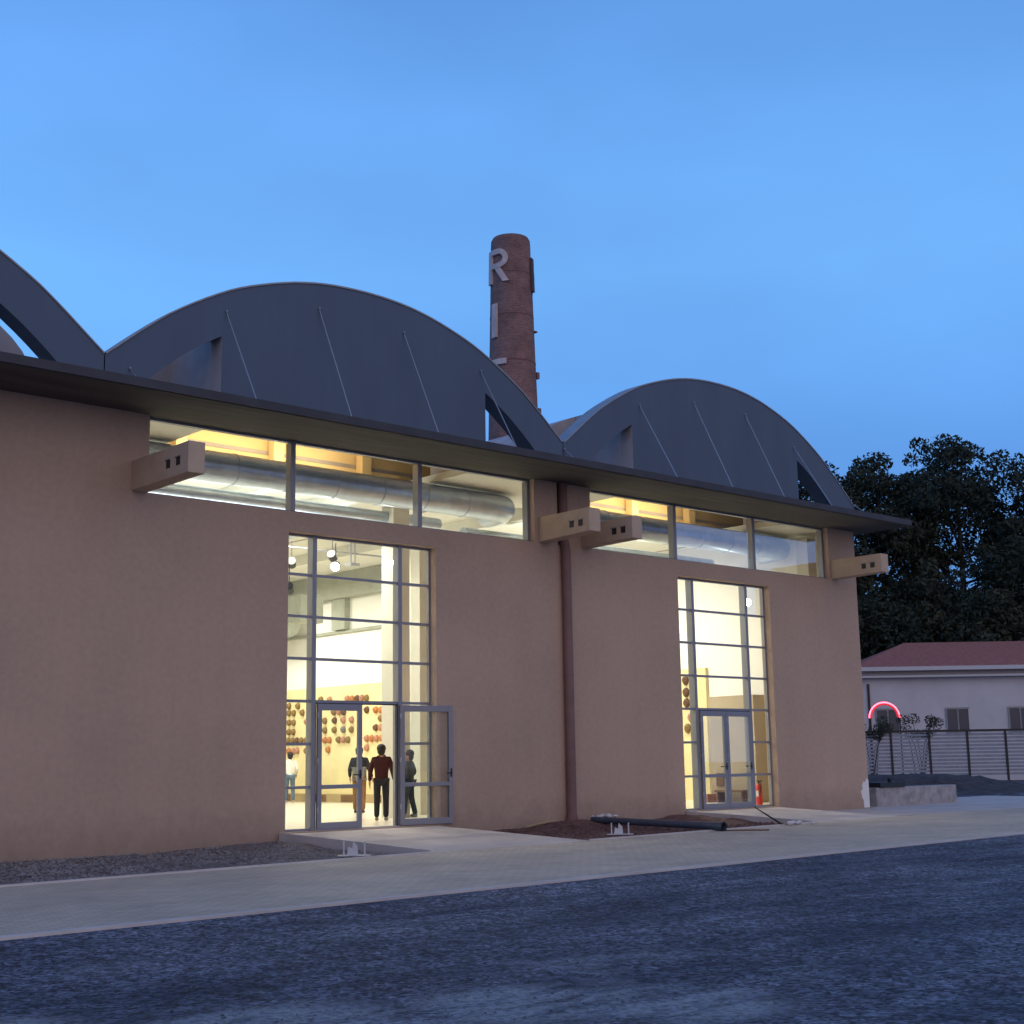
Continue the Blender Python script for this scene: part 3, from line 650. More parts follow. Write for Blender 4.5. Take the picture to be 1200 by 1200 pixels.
rows = [
 ('top row', [(375.7, 820, 'olive brown'), (386, 820, 'pinkish brown'), (406.7, 819, 'pinkish brown'), (412, 819, 'orange brown'), (418, 818.5, 'dark brown'), (423.5, 818, 'pinkish brown'), (429, 818, 'olive brown'), (486.5, 815, 'pinkish brown')]),
 ('second row', [(338.2, 827.5, 'olive brown'), (348.7, 827.5, 'olive brown'), (429.3, 832, 'dark brown'), (439.7, 832, 'orange brown'), (445.8, 832, 'orange brown')]),
 ('third row', [(338.2, 835.8, 'olive brown'), (343.6, 835.8, 'olive brown'), (353.8, 835.2, 'olive brown'), (390.7, 834.5, 'olive brown'), (396.7, 834.5, 'pinkish brown'), (402.2, 834.5, 'dark brown')]),
 ('fourth row', [(338.2, 847, 'olive brown'), (343.5, 847, 'olive brown'), (359, 846, 'pinkish brown'), (380.2, 844.8, 'olive brown'), (391.6, 844.5, 'dark brown'), (401.8, 844, 'pinkish brown'), (411.6, 843.5, 'pinkish brown'), (445.8, 841.8, 'olive brown')]),
 ('fifth row', [(338.2, 858, 'olive brown'), (343.2, 858, 'olive brown'), (380.2, 856, 'olive brown'), (391.4, 855.5, 'olive brown'), (401.8, 855, 'grey'), (411.4, 855, 'olive brown'), (439.8, 852.8, 'dark brown'), (445.6, 852.6, 'pinkish brown'), (486.5, 851.5, 'olive brown')]),
 ('sixth row', [(337.5, 868.3, 'olive brown'), (342.2, 868.3, 'olive brown'), (347.4, 868, 'dark brown'), (352.6, 868, 'olive brown'), (358.4, 867.6, 'olive brown'), (380.2, 867.5, 'orange brown'), (385.6, 867.5, 'orange brown'), (396.2, 867, 'olive brown'), (401.8, 867, 'pinkish brown'), (407.2, 867, 'olive brown'), (429.2, 865.5, 'pinkish brown'), (435, 865.5, 'orange brown'), (440.8, 865.5, 'pinkish brown'), (446.6, 865, 'orange brown'), (481.5, 865, 'orange brown'), (486.5, 865, 'pinkish brown')]),
 ('bottom row', [(337.8, 880.5, 'orange brown'), (343.2, 880.5, 'pinkish brown'), (347.8, 880, 'pinkish brown'), (358.6, 880, 'olive brown'), (384, 878.5, 'orange brown'), (429.3, 876.5, 'pinkish brown')]),
]
ORD = ['leftmost', 'second from the left', 'third from the left', 'fourth from the left', 'fifth from the left', 'sixth from the left', 'seventh from the left', 'eighth from the left', 'ninth from the left', 'tenth from the left', 'eleventh from the left', 'twelfth from the left', 'thirteenth from the left', 'fourteenth from the left', 'fifteenth from the left', 'sixteenth from the left']
for rn, its in rows:
    for i, (px, py, cn) in enumerate(its):
        q = on_wall(px, py, 28.16); ornament(28.19, q.y, q.z, .74, cn, '%s clay ornament, %s in %s, main hall' % (cn, ORD[i].replace(' from the left', ' from left'), rn))
for i, (px, py, cn) in enumerate([(802, 797.4, 'dark brown'), (802.6, 811.5, 'dark brown'), (803.4, 824, 'dark brown'), (808.5, 841, 'pinkish brown'), (804.6, 853.8, 'olive brown')]):
    q = on_wall(px, py, 33.7); ornament(33.77, q.y, q.z, .95, cn, '%s clay ornament, %s of five behind the second entrance' % (cn, ['topmost', 'second from top', 'third from top', 'fourth from top', 'lowest'][i]))

# things in the second bay
ex = empty('fire_extinguisher', (31.0, 1.35, 0)); tag(ex, 'red fire extinguisher standing on the floor inside the second entrance', 'fire extinguisher')
child(MB().tube([(31, 1.35, .0), (31, 1.35, .06), (31, 1.35, .50), (31, 1.35, .57)], [.085, .09, .09, .04], 14), 'cylinder', MT['red'], ex, smooth=True, auto=True)
child(MB().tube([(31, 1.35, .57), (31, 1.35, .63)], .025, 8).box(30.97, 31.03, 1.25, 1.4, .63, .66), 'valve', MT['black'], ex)
child(MB().tube([(31, 1.30, .62), (30.93, 1.22, .55), (30.90, 1.24, .3)], .014, 6), 'hose', MT['black'], ex)
child(MB().box(30.905, 30.915, 1.30, 1.40, .22, .38), 'sticker', MT['whitep'], ex)
pc = tag(MB().box(32.46, 32.499, 3.80, 4.08, .46, .84).build('wall_picture', MT['wood']), 'small dark brown panel on the beige partition in the second entrance', 'picture')
bn = empty('bench', (32.2, 3.3, 0)); tag(bn, 'low dark bench in front of the beige partition in the second entrance', 'bench')
child(MB().box(31.95, 32.4, 2.7, 3.75, .30, .36), 'seat', MT['wood'], bn)
for y in (2.75, 3.65): child(MB().box(32.0, 32.35, y, y + .05, 0, .30), 'leg', MT['wood'], bn)
bx = tag(MB().box(32.0, 32.4, 4.05, 4.6, .001, .24).build('crate', mat('terracotta_crate', (.45, .2, .11), .8, var=.2, vscale=5), bevel=.01), 'terracotta coloured crate on the floor behind the left door of the second entrance', 'crate')
child_dark = None

# lighting rig: track with spotlights
part(MB().tube([(14.5, 3.9, 6.9), (22, 3.9, 6.9)], .025, 8).tube([(14.5, 6.3, 6.7), (22, 6.3, 6.7)], .025, 8).tube([(27.5, 4.0, 6.9), (33.6, 4.0, 6.9)], .025, 8), 'light_track', MT['steel'])
def spot(loc, aim, label, first=True):
    e = empty('spotlight', loc); tag(e, label, 'spotlight', 'spotlights on the ceiling track')
    d = (Vector(aim) - Vector(loc)).normalized(); p = Vector(loc)
    child(MB().tube([p - d * .12, p + d * .12], .11, 14), 'housing', MT['black'], e)
    child(MB().tube([p + d * .121, p + d * .126], .10, 14), 'lens', MT['lamp'], e)
    child(MB().tube([p, (p.x, p.y, p.z + .55)], .012, 6), 'bracket', MT['black'], e)
    return e
S = [((18.70, 4.0, 5.73 + .2), 'brightest spotlight in the upper middle of the main entrance'), ((20.39, 4.0, 6.12), 'spotlight at the upper right of the main entrance glazing'),
     ((17.05, 4.0, 5.98), 'spotlight at the upper left corner of the main entrance glazing'), ((17.6, 4.3, 5.35), 'dim dark spotlight below the brightest one in the main entrance'),
     ((32.3, 2.5, 5.8), 'spotlight at the upper right of the second entrance glazing'),
     ((17.9, 5.2, 6.35), 'small unlit spotlight left of the brightest one in the main entrance'), ((19.7, 5.6, 6.45), 'small unlit spotlight right of the brightest one in the main entrance'), ((18.95, 6.3, 6.3), 'small unlit spotlight hanging between two lit ones in the main entrance')]
for (l, lb), am in zip(S, ((8, -8, 1.8), (6, -14, 1.8), (6, -10, 1.8), (24, 12, 1.2), (18, -15, 2.0), (24, 14, 2.5), (28, 12, 2), (26, 16, 2))): spot(l, am, lb)
def area(loc, rot, sx, sy, e, col):
    d = bpy.data.lights.new('hall_light', 'AREA'); d.shape = 'RECTANGLE'; d.size = sx; d.size_y = sy; d.energy = e; d.color = col
    o = bpy.data.objects.new('hall_light', d); C.objects.link(o); o.location = loc; o.rotation_euler = rot
WC = (1.0, .955, .82)
for x, y, e in ((13.5, 5.5, 282), (18.5, 5.5, 330), (24.5, 6.5, 330), (30, 6.5, 408), (16, 13, 360), (24, 14, 408), (24.5, 19, 408), (31.5, 13, 282)):
    area((x, y, 7.55), (0, 0, 0), 1.6, 1.0, e, WC)
area((16.6, 1.35, 6.9), (0, 0, 0), 4, .3, 14, (1, .96, .85))
area((28.0, 1.35, 6.9), (0, 0, 0), 4, .3, 14, (1, .96, .85))
for x in (16.5, 28):                                  # cool uplights that wash ceiling and duct
    area((x, 4.6, 6.2), (R(180), 0, 0), 5, .5, 110, (.93, 1, .95))

# ---------------------------------------------------------------- people
def skinned(verts, edges, radii, name, m, par, sub=2, root=0):
    me = bpy.data.meshes.new(name); me.from_pydata(verts, edges, []); o = bpy.data.objects.new(name, me); C.objects.link(o)
    o.modifiers.new('skin', 'SKIN')
    sv = me.skin_vertices[0].data if me.skin_vertices else None
    if sv is None:
        bm = bmesh.new(); bm.from_mesh(me); bm.verts.layers.skin.verify(); bm.to_mesh(me); bm.free(); sv = me.skin_vertices[0].data
    for i, r_ in enumerate(radii): sv[i].radius = r_ if isinstance(r_, tuple) else (r_, r_)
    sv[root].use_root = True
    s = o.modifiers.new('sub', 'SUBSURF'); s.levels = s.render_levels = sub
    dg = bpy.context.evaluated_depsgraph_get(); dg.update()
    nm = bpy.data.meshes.new_from_object(o.evaluated_get(dg)); nm.materials.clear(); nm.materials.append(m)
    for p in nm.polygons: p.use_smooth = True
    bpy.data.objects.remove(o); n = bpy.data.objects.new(name, nm); C.objects.link(n); n.parent = par
    return n
SK = mat('skin', (.42, .24, .17), .6)
def person(loc, rz, h, label, top, trou, shoe, hair, pose=None, two=None, longhair=False, jacket=False):
    s = h / 1.75; ps = dict(la=(.06, .02), ra=(.06, .02), step=.06, lean=0.0); ps.update(pose or {})
    e = empty('person', loc, rz); tag(e, label, 'person', 'visitors in the hall')
    st = ps['step']
    J = {}
    J['pel'] = (0, 0, .95); J['waist'] = (0, 0, 1.10); J['chest'] = (0, -ps['lean'], 1.32); J['neck'] = (0, -ps['lean'] * 1.2, 1.475); J['head'] = (0, -ps['lean'] * 1.3 + .0, 1.575); J['crown'] = (0, -ps['lean'] * 1.3 + .0, 1.69)
    for sd, nm in ((-1, 'l'), (1, 'r')):
        ax, ay = ps[nm + 'a']; f = st * sd
        J[nm + 'sh'] = (sd * .182, -ps['lean'], 1.385); J[nm + 'el'] = (sd * (.235 + ax * .4), .035 + ay * .3, 1.13); J[nm + 'wr'] = (sd * (.245 + ax), -.02 - ay, .88 + abs(ay) * .5); J[nm + 'pa'] = (sd * (.245 + ax), -.04 - ay * 1.3, .80 + abs(ay) * .6)
        J[nm + 'hip'] = (sd * .095, 0, .88); J[nm + 'kn'] = (sd * .105, -.02 - f * .4, .49); J[nm + 'an'] = (sd * .11, .02 - f, .09); J[nm + 'toe'] = (sd * .125, -.13 - f, .045)
    keys = list(J); idx = {k: i for i, k in enumerate(keys)}
    V = [tuple(c * s for c in J[k]) for k in keys]
    E = [('pel', 'waist'), ('waist', 'chest'), ('chest', 'neck'), ('neck', 'head'), ('head', 'crown')]
    for n_ in 'lr': E += [('chest', n_ + 'sh'), (n_ + 'sh', n_ + 'el'), (n_ + 'el', n_ + 'wr'), (n_ + 'wr', n_ + 'pa'), ('pel', n_ + 'hip'), (n_ + 'hip', n_ + 'kn'), (n_ + 'kn', n_ + 'an'), (n_ + 'an', n_ + 'toe')]
    rad = dict(pel=(.13, .10), waist=(.12, .09), chest=(.14, .10), neck=.058, head=(.078, .092), crown=(.06, .07), sh=.055, el=.042, wr=.028, pa=(.036, .018), hip=.085, kn=.055, an=.037, toe=(.038, .025))
    RR = [rad.get(k, rad.get(k[1:])) for k in keys]; RR = [tuple(c * s for c in (r_ if isinstance(r_, tuple) else (r_, r_))) for r_ in RR]
    EE = [(idx[a], idx[b]) for a, b in E]
    # fingers, thumb, nose and ears grow out of the same skin
    for sd, n_ in ((-1, 'l'), (1, 'r')):
        p0 = J[n_ + 'pa']
        for q, (dy, ln) in enumerate(((-.030, .06), (-.010, .072), (.010, .068), (.028, .05))):
            V += [tuple(c * s for c in (p0[0], p0[1] + dy, p0[2] - .03)), tuple(c * s for c in (p0[0] - sd * .012, p0[1] + dy * 1.1, p0[2] - .03 - ln))]
            RR += [(.009 * s,) * 2, (.006 * s,) * 2]; EE += [(idx[n_ + 'pa'], len(V) - 2), (len(V) - 2, len(V) - 1)]
        V.append(tuple(c * s for c in (p0[0] - sd * .005, p0[1] - .06, p0[2] + .0))); RR.append((.009 * s,) * 2); EE.append((idx[n_ + 'pa'], len(V) - 1))
    hd = J['head']
    for dx, dy, dz, r_ in ((0, -.105, -.005, .012), (-.083, .0, 0, .014), (.083, .0, 0, .014)):
        V.append(tuple(c * s for c in (hd[0] + dx, hd[1] + dy, hd[2] + dz))); RR.append((r_ * s,) * 2); EE.append((idx['head'], len(V) - 1))
    body = skinned(V, EE, RR, 'body', SK, e, 2, idx['pel'])
    def cloth(names, edges, over, name, m, extra=None):
        ks = names; ii = {k: i for i, k in enumerate(ks)}
        vs = [tuple(c * s for c in (extra or {}).get(k, J.get(k))) for k in ks]
        return skinned(vs, [(ii[a], ii[b]) for a, b in edges], [tuple(c * s for c in (over[k] if isinstance(over[k], tuple) else (over[k], over[k]))) for k in ks], name, m, e, 2, 0)
    ex_ = {'hem': (0, 0, .90)}
    cloth(['waist', 'hem', 'chest', 'cl', 'yoke', 'lsh', 'lel', 'lwr', 'rsh', 'rel', 'rwr'],
          [('hem', 'waist'), ('waist', 'chest'), ('chest', 'yoke'), ('yoke', 'cl'), ('chest', 'lsh'), ('lsh', 'lel'), ('lel', 'lwr'), ('chest', 'rsh'), ('rsh', 'rel'), ('rel', 'rwr')],
          dict(waist=(.165, .125), hem=(.17, .13) if not jacket else (.21, .15), chest=(.175, .13), cl=(.078, .080), yoke=(.125, .100), lsh=.072, rsh=.072, lel=.062, rel=.062, lwr=.044, rwr=.044), 'jacket' if jacket else 'sweater', top,
          {**ex_, 'yoke': (0, -ps['lean'], 1.405), 'cl': (0, -ps['lean'] * 1.1, 1.49)})
    if two:
        skinned([(0, 0, .86 * s), (0, 0, 1.02 * s), (0, 0, 1.17 * s)], [(0, 1), (1, 2)], [(.215 * s, .165 * s), (.20 * s, .15 * s), (.185 * s, .14 * s)], 'jacket_lower', two, e, 2, 1)
    cloth(['pel', 'lhip', 'lkn', 'lan', 'rhip', 'rkn', 'ran'], [('pel', 'lhip'), ('lhip', 'lkn'), ('lkn', 'lan'), ('pel', 'rhip'), ('rhip', 'rkn'), ('rkn', 'ran')],
          dict(pel=(.15, .12), lhip=.105, rhip=.105, lkn=.078, rkn=.078, lan=.068, ran=.068), 'trousers', trou, {'lan': (J['lan'][0], J['lan'][1], .065), 'ran': (J['ran'][0], J['ran'][1], .065)})
    for n_ in 'lr':
        a, t_ = J[n_ + 'an'], J[n_ + 'toe']
        skinned([tuple(c * s for c in (a[0], a[1] + .05, .045)), tuple(c * s for c in (a[0], a[1] - .03, .05)), tuple(c * s for c in (t_[0], t_[1] - .01, .04))], [(0, 1), (1, 2)], [(.042 * s, .042 * s), (.048 * s, .045 * s), (.045 * s, .036 * s)], 'shoe', shoe, e, 2, 1)
    hx = MB(); hx.ball((hd[0] * s, (hd[1] + .025) * s, (hd[2] + .055) * s), (.108 * s, .115 * s, .105 * s), 14, 9)
    if longhair: hx.ball((hd[0] * s, (hd[1] + .05) * s, (hd[2] - .02) * s), (.085 * s, .075 * s, .13 * s), 12, 8)
    else: hx.ball((hd[0] * s, (hd[1] + .045) * s, (hd[2] - .005) * s), (.095 * s, .075 * s, .10 * s), 12, 8)
    hx.build('hair', hair, e, smooth=True)
    return e
dk = mat('dark_hair', (.012, .009, .008), .6); den = mat('blue_denim', (.10, .16, .24), .85, var=.2, vscale=12); dden = mat('dark_jeans', (.012, .014, .022), .85, var=.2, vscale=12)
mar = mat('maroon_wool', (.045, .008, .010), .95, var=.2, vscale=20); blk = mat('black_cloth', (.012, .012, .015), .9); gry = mat('pale_grey_cloth', (.20, .195, .19), .9, var=.1, vscale=8)
brn = mat('brown_trousers', (.22, .105, .04), .9, var=.15, vscale=10); wht = mat('white_shirt', (.78, .79, .78), .85); shw = mat('grey_trainer', (.25, .24, .23), .6)
FC = math.pi + R(-42)   # model faces -Y; turned to look away from the camera
person((19.15, 2.77, 0), FC, 1.74, 'person in maroon sweater and dark jeans standing with back to the open doorway', mar, dden, shw, dk, dict(step=.05, la=(.05, .03), ra=(.03, .02)))
person((21.85, 7.4, 0), FC, 1.76, 'person in black and grey jacket and brown trousers, half behind the door edge', blk, brn, mat('brown_shoe', (.07, .03, .02), .5), dk, dict(step=.10, la=(.08, .10), ra=(.02, .12)), two=gry, jacket=True)
person((28.0 - .9, 18.9, 0), FC + R(20), 1.76, 'person in white shirt and blue jeans facing the cream wall', wht, den, mat('grey_shoe', (.3, .3, .3), .6), dk, dict(step=.07, la=(.02, .14), ra=(.04, .1)))
person((20.66, 3.70, 0), FC + R(75), 1.62, 'person in dark clothes seen through the glass of the open door', mat('charcoal_top', (.03, .034, .04), .9), mat('navy_trousers', (.02, .025, .04), .9), shw, dk, dict(step=.12, la=(.0, .15), ra=(.0, .1)), longhair=True)

# ================================================================= CHIMNEY
CH = Vector((48.48, 30.56, 0)); chim = empty('chimney_stack', CH); tag(chim, 'tall tapering red brick factory chimney with raised metal letters, behind the roof', 'chimney')
def crad(z): return 1.085 + .0262 * (29.0 - z)
def brick_mat():
    m = bpy.data.materials.new('red_brick'); m.use_nodes = True; t = m.node_tree; b = t.nodes['Principled BSDF']; b.inputs['Roughness'].default_value = .92
    uv = N(t, 'ShaderNodeUVMap'); br = N(t, 'ShaderNodeTexBrick'); br.inputs['Scale'].default_value = 1; br.inputs['Brick Width'].default_value = .26; br.inputs['Row Height'].default_value = .095; br.inputs['Mortar Size'].default_value = .012
    br.inputs['Color1'].default_value = (.30, .145, .125, 1); br.inputs['Color2'].default_value = (.19, .095, .09, 1); br.inputs['Mortar'].default_value = (.30, .22, .19, 1)
    t.links.new(uv.outputs[0], br.inputs[0])
    g_ = N(t, 'ShaderNodeTexCoord'); n = N(t, 'ShaderNodeTexNoise'); n.inputs['Scale'].default_value = .9; n.inputs['Detail'].default_value = 8; n.inputs['Roughness'].default_value = .7; t.links.new(g_.outputs['Object'], n.inputs[0])
    r_ = N(t, 'ShaderNodeMapRange'); r_.inputs[1].default_value = .3; r_.inputs[2].default_value = .7; r_.inputs[3].default_value = .62; r_.inputs[4].default_value = 1.25; t.links.new(n.outputs[0], r_.inputs[0])
    s = N(t, 'ShaderNodeVectorMath', operation='SCALE'); t.links.new(br.outputs[0], s.inputs[0]); t.links.new(r_.outputs[0], s.inputs[3]); t.links.new(s.outputs[0], b.inputs['Base Color'])
    bp = N(t, 'ShaderNodeBump'); bp.inputs['Strength'].default_value = .6; bp.inputs['Distance'].default_value = .02; t.links.new(br.outputs[0], bp.inputs['Height']); t.links.new(bp.outputs[0], b.inputs['Normal'])
    return m
n = 48; zs = lin(-.3, 28.7, 30) + [29.1, 29.42, 29.58]
vs = []; uvv = []
for z in zs:
    r_ = crad(z) if z <= 28.8 else (crad(28.8) - (0 if z < 29.2 else (.02 if z < 29.5 else .10)))
    for j in range(n):
        a = 2 * math.pi * j / n; vs.append((r_ * math.cos(a) * (1 + .006 * math.sin(7 * a + z)), r_ * math.sin(a), z))
k = len(zs); fs = [(i * n + j, i * n + (j + 1) % n, (i + 1) * n + (j + 1) % n, (i + 1) * n + j) for i in range(k - 1) for j in range(n)]
top0 = (k - 1) * n; vs += [(.78 * math.cos(2 * math.pi * j / n), .78 * math.sin(2 * math.pi * j / n), zz) for zz in (29.58, 27.5) for j in range(n)]
fs += [(top0 + j, top0 + (j + 1) % n, top0 + n + (j + 1) % n, top0 + n + j) for j in range(n)] + [(top0 + n + j, top0 + n + (j + 1) % n, top0 + 2 * n + (j + 1) % n, top0 + 2 * n + j) for j in range(n)]
me = bpy.data.meshes.new('shaft'); me.from_pydata(vs, [], fs); me.materials.append(brick_mat()); uvl = me.uv_layers.new(name='UVMap')
for p in me.polygons:
    p.use_smooth = False
    js = [me.loops[l].vertex_index % n for l in p.loop_indices]
    for l, j in zip(p.loop_indices, js):
        if j == 0 and max(js) == n - 1: j = n
        uvl.data[l].uv = (j / n * 7.8, me.vertices[me.loops[l].vertex_index].co.z)
sh = bpy.data.objects.new('shaft', me); C.objects.link(sh); sh.parent = chim
vd = Vector((0 - CH.x, -23.12 - CH.y, 0)).normalized(); lf = Vector((vd.y, -vd.x, 0))     # towards the viewer / picture left
if lf.dot(_r) > 0: lf = -lf
base_ang = math.atan2(vd.y, vd.x); sgn = 1 if (Vector((-vd.y, vd.x, 0)).dot(lf) > 0) else -1
MT['letter'] = mat('weathered_sign_metal', (.60, .50, .47), .75, var=.18, vscale=2.0)
def bend(poly_quads, ang_c, z0, name, label):
    mb = MB()
    for quad in poly_quads:            # quad corners (x to the right, z up), metres, x=0 at letter centre
        q = []; K = 4
        for dr in (.02, .15):
            for (x, z) in quad:
                rr = crad(z0 + z) + dr; a = base_ang + sgn * (ang_c - x / 1.08); q.append((rr * math.cos(a), rr * math.sin(a), z0 + z))
        mb.add(q, [(0, 1, 2, 3), (7, 6, 5, 4), (0, 4, 5, 1), (1, 5, 6, 2), (2, 6, 7, 3), (3, 7, 4, 0)])
    o = mb.build(name, MT['letter'], chim); o['label'] = label; return o
def strip(x0, x1, z0, z1, nn=5):
    return [((x0 + (x1 - x0) * i / nn, z0), (x0 + (x1 - x0) * (i + 1) / nn, z0), (x0 + (x1 - x0) * (i + 1) / nn, z1), (x0 + (x1 - x0) * i / nn, z1)) for i in range(nn)]
def letterR():
    q = strip(-.62, -.32, 0, 1.9, 1)
    q += strip(-.32, .10, 1.6, 1.9, 3) + strip(-.32, .10, .80, 1.08, 3)
    for i in range(8):
        a0, a1 = R(90 - i * 22.5), R(90 - (i + 1) * 22.5); cz = 1.35; ro, ri = .55, .26
        q.append(((.10 + ri * math.cos(a0), cz + ri * math.sin(a0)), (.10 + ro * math.cos(a0) * .95, cz + ro * math.sin(a0)), (.10 + ro * math.cos(a1) * .95, cz + ro * math.sin(a1)), (.10 + ri * math.cos(a1), cz + ri * math.sin(a1))))
    q.append(((-.10, .80), (.34, 0), (.66, 0), (.22, .80)))
    return q
letterI = strip(-.15, .15, 0, 1.9, 1)
letterF = strip(-.55, -.25, 0, 1.9, 1) + strip(-.25, .55, 1.6, 1.9, 5) + strip(-.25, .40, .85, 1.12, 4)
AC = R(46)
bend(letterR(), R(40), 26.80, 'letter', 'letter R at the top of the chimney')
bend(letterI, R(46), 23.70, 'letter', 'letter I in the middle of the chimney')
bend(letterF, R(43), 20.55, 'letter', 'letter F, lowest on the chimney')
lr_ = bend(letterR(), R(-99), 26.45, 'letter', 'dark letter R seen edge-on at the right side of the chimney'); lr_.data.materials[0] = mat('shaded_sign_metal', (.10, .07, .07), .8, var=.2)  # darker copy of the sign metal, shade on this side put into the colour
for z in (24.2, 21.6, 19.6):
    rr = crad(z) + .04; a = base_ang - sgn * R(86)
    child(MB().box(CH.x + rr * math.cos(a) - .1, CH.x + rr * math.cos(a) + .1, CH.y + rr * math.sin(a) - .1, CH.y + rr * math.sin(a) + .1, z, z + .35 if z < 24 else z + .08), 'bracket', MT['pipe'], chim)
for z in (27.4, 25.0, 22.4, 19.8, 17.5):
    mb = MB(); q = []
    for j in range(48):
        a = 2 * math.pi * j / 48
        for rr, zz in ((crad(z) + .005, z), (crad(z) + .015, z), (crad(z) + .015, z + .035), (crad(z) + .005, z + .035)): q.append((rr * math.cos(a), rr * math.sin(a), zz))
    mb.add(q, [(j * 4 + i, ((j + 1) % 48) * 4 + i, ((j + 1) % 48) * 4 + (i + 1) % 4, j * 4 + (i + 1) % 4) for j in range(48) for i in range(4)])
    mb.build('iron_band', mat('rusty_band', (.16, .08, .06), .8), chim) if 'IB' not in MT else mb.build('iron_band', MT['IB'], chim)
    MT['IB'] = bpy.data.materials['rusty_band']

# ================================================================= YARD OBJECTS
pv = empty('plastic_pipe', (22, -2.3, 0)); tag(pv, 'long dark blue plastic drain pipe lying on the soil below the downpipe', 'pipe')
A = Vector((22.72, -.42, -.05)); B_ = Vector((22.46, -4.45, -.10)); d = (B_ - A)
child(MB().tube([A, B_], .075, 18, cap=False).tube([A, B_], .066, 18, cap=False), 'barrel', MT['pvc'], pv, smooth=True)
child(MB().tube([A + d * .955, A + d * 1.0], .09, 18, cap=False).tube([A + d * .955, A + d * .956], [.09, .076], 18, cap=False), 'socket_collar', MT['pvc'], pv, smooth=True)
tag(MB().box(22.75, 22.85, -5.2, -4.2, -.188, -.165, rz=R(38)).build('plank', MT['wood']), 'dark thin board lying on the path beyond the end of the pipe', 'plank')
tag(MB().tube([(25.3, -3.0, .18), (25.1, -3.5, .02), (24.95, -4.0, -.16)], [.012, .018, .022], 7).build('iron_bar', MT['black']), 'thin dark bar leaning over the edge of the second ramp', 'rod')
tag(MB().tube([(20.6, -.5, -.12), (21.6, -.35, -.02)], .022, 6).build('stick', MT['tan']), 'pale stick lying on the earth left of the downpipe', 'stick')
def rubble(x, y, z, n_, s, name, label):
    random.seed(int(x * 10)); mb = MB()
    for i in range(n_):
        px, py = x + random.gauss(0, s), y + random.gauss(0, s * .6); r_ = random.uniform(.03, .08)
        mb.ball((px, py, z + r_ * .4), (r_ * random.uniform(.8, 1.4), r_, r_ * .6), 6, 4)
    return tag(mb.build(name, mat(name + '_white', (.62, .6, .58), .9, var=.2, vscale=6)), label, 'rubble')
rubble(25.35, -4.05, -.17, 9, .22, 'rubble', 'small heap of white rubble at the end of the second soil bed')
rubble(22.95, -.55, .0, 7, .2, 'rubble', 'white crumpled scraps at the foot of the downpipe')
def bracket(x, y, rz, label):
    e = empty('metal_stand', (x, y, -.2), rz); tag(e, label, 'stand', 'small white metal stands at the path edge')
    mb = MB().box(-.26, .26, -.09, .09, .01, .022); mb.build('base', MT['whitep'], e)
    for xx in (-.17, .17): MB().box(xx - .012, xx + .012, -.02, .02, .012, .24).build('upright', MT['whitep'], e)
    MB().add([(-.12, 0, .012), (.06, 0, .012), (.05, .01, .16), (-.02, .01, .23), (-.04, .01, .12), (-.1, .01, .15),
              (-.12, .03, .012), (.06, .03, .012), (.05, .04, .16), (-.02, .04, .23), (-.04, .04, .12), (-.1, .04, .15)],
             [(0, 1, 2, 3, 4, 5), (11, 10, 9, 8, 7, 6), (0, 6, 7, 1), (1, 7, 8, 2), (2, 8, 9, 3), (3, 9, 10, 4), (4, 10, 11, 5), (5, 11, 6, 0)]).build('torn_plate', MT['whitep'], e)
bracket(13.45, -4.2, R(-42), 'small white metal stand in the gravel bed left of the main ramp')
bracket(20.45, -3.45, R(-42), 'small white metal stand in the soil near the dark pipe')

# ================================================================= RIGHT BACKGROUND
bl = tag(MB().box(35.15, 39.5, .35, .75, -.26, .36).build('low_wall', mat('rough_concrete_block', (.36, .34, .34), .9, var=.3, vscale=4, bump=.5, bscale=12), bevel=.02), 'low rough concrete wall at the far corner of the hall', 'wall')
tag(MB().box(35.3, 36.6, .3, .8, .361, .50).box(35.9, 36.0, .35, .45, .50, .62).build('timber', MT['black']), 'dark timber lying on top of the low concrete wall', 'timber')
noise_sheet('soil_mound', lin(44, 66, 40), lin(2, 22, 40), 0, .35, .5, mat('dark_rubble_earth', (.06, .05, .05), .95, var=.5, vscale=3, bump=.9, bscale=6),
            zfun=lambda x, y: -.4 + .95 * math.exp(-(((x - 55) * .75 - (y - 12) * .66) ** 2 / 30 + ((x - 55) * .66 + (y - 12) * .75) ** 2 / 7)))
# fence, drawn across the line of sight far beyond the corner
def basis(p, q):
    p, q = Vector(p), Vector(q); d_ = (q - p); L_ = d_.length; d_.normalize(); nrm = Vector((-d_.y, d_.x, 0)); return p, d_, nrm, L_
def fbox(mb, bs, s0, s1, n0, n1, z0, z1):
    p, d_, nr, _ = bs
    vs = [p + d_ * s + nr * n_ + Vector((0, 0, z)) for z in (z0, z1) for n_ in (n0, n1) for s in (s0, s1)]
    mb.add(vs, [(0, 2, 3, 1), (4, 5, 7, 6), (0, 1, 5, 4), (2, 6, 7, 3), (0, 4, 6, 2), (1, 3, 7, 5)])
fe = empty('slatted_fence', (66, 21, 0)); tag(fe, 'grey horizontal slat fence with dark posts beyond the right corner of the hall', 'fence')
bs = basis((64.6, 22.4, 0), (75.5, 12.6, 0)); slat = MB(); zz = .15
while zz < 2.5: fbox(slat, bs, 0, bs[3], -.02, .02, zz, zz + .13); zz += .195
child(slat, 'slats', mat('grey_slat', (.30, .32, .36), .7, var=.15, vscale=3), fe)
s_ = .9
while s_ < bs[3]:
    q = MB(); fbox(q, bs, s_ - .06, s_ + .06, -.08, -.021, -.3, 2.6); child(q, 'post', MT['black'], fe); s_ += 2.1
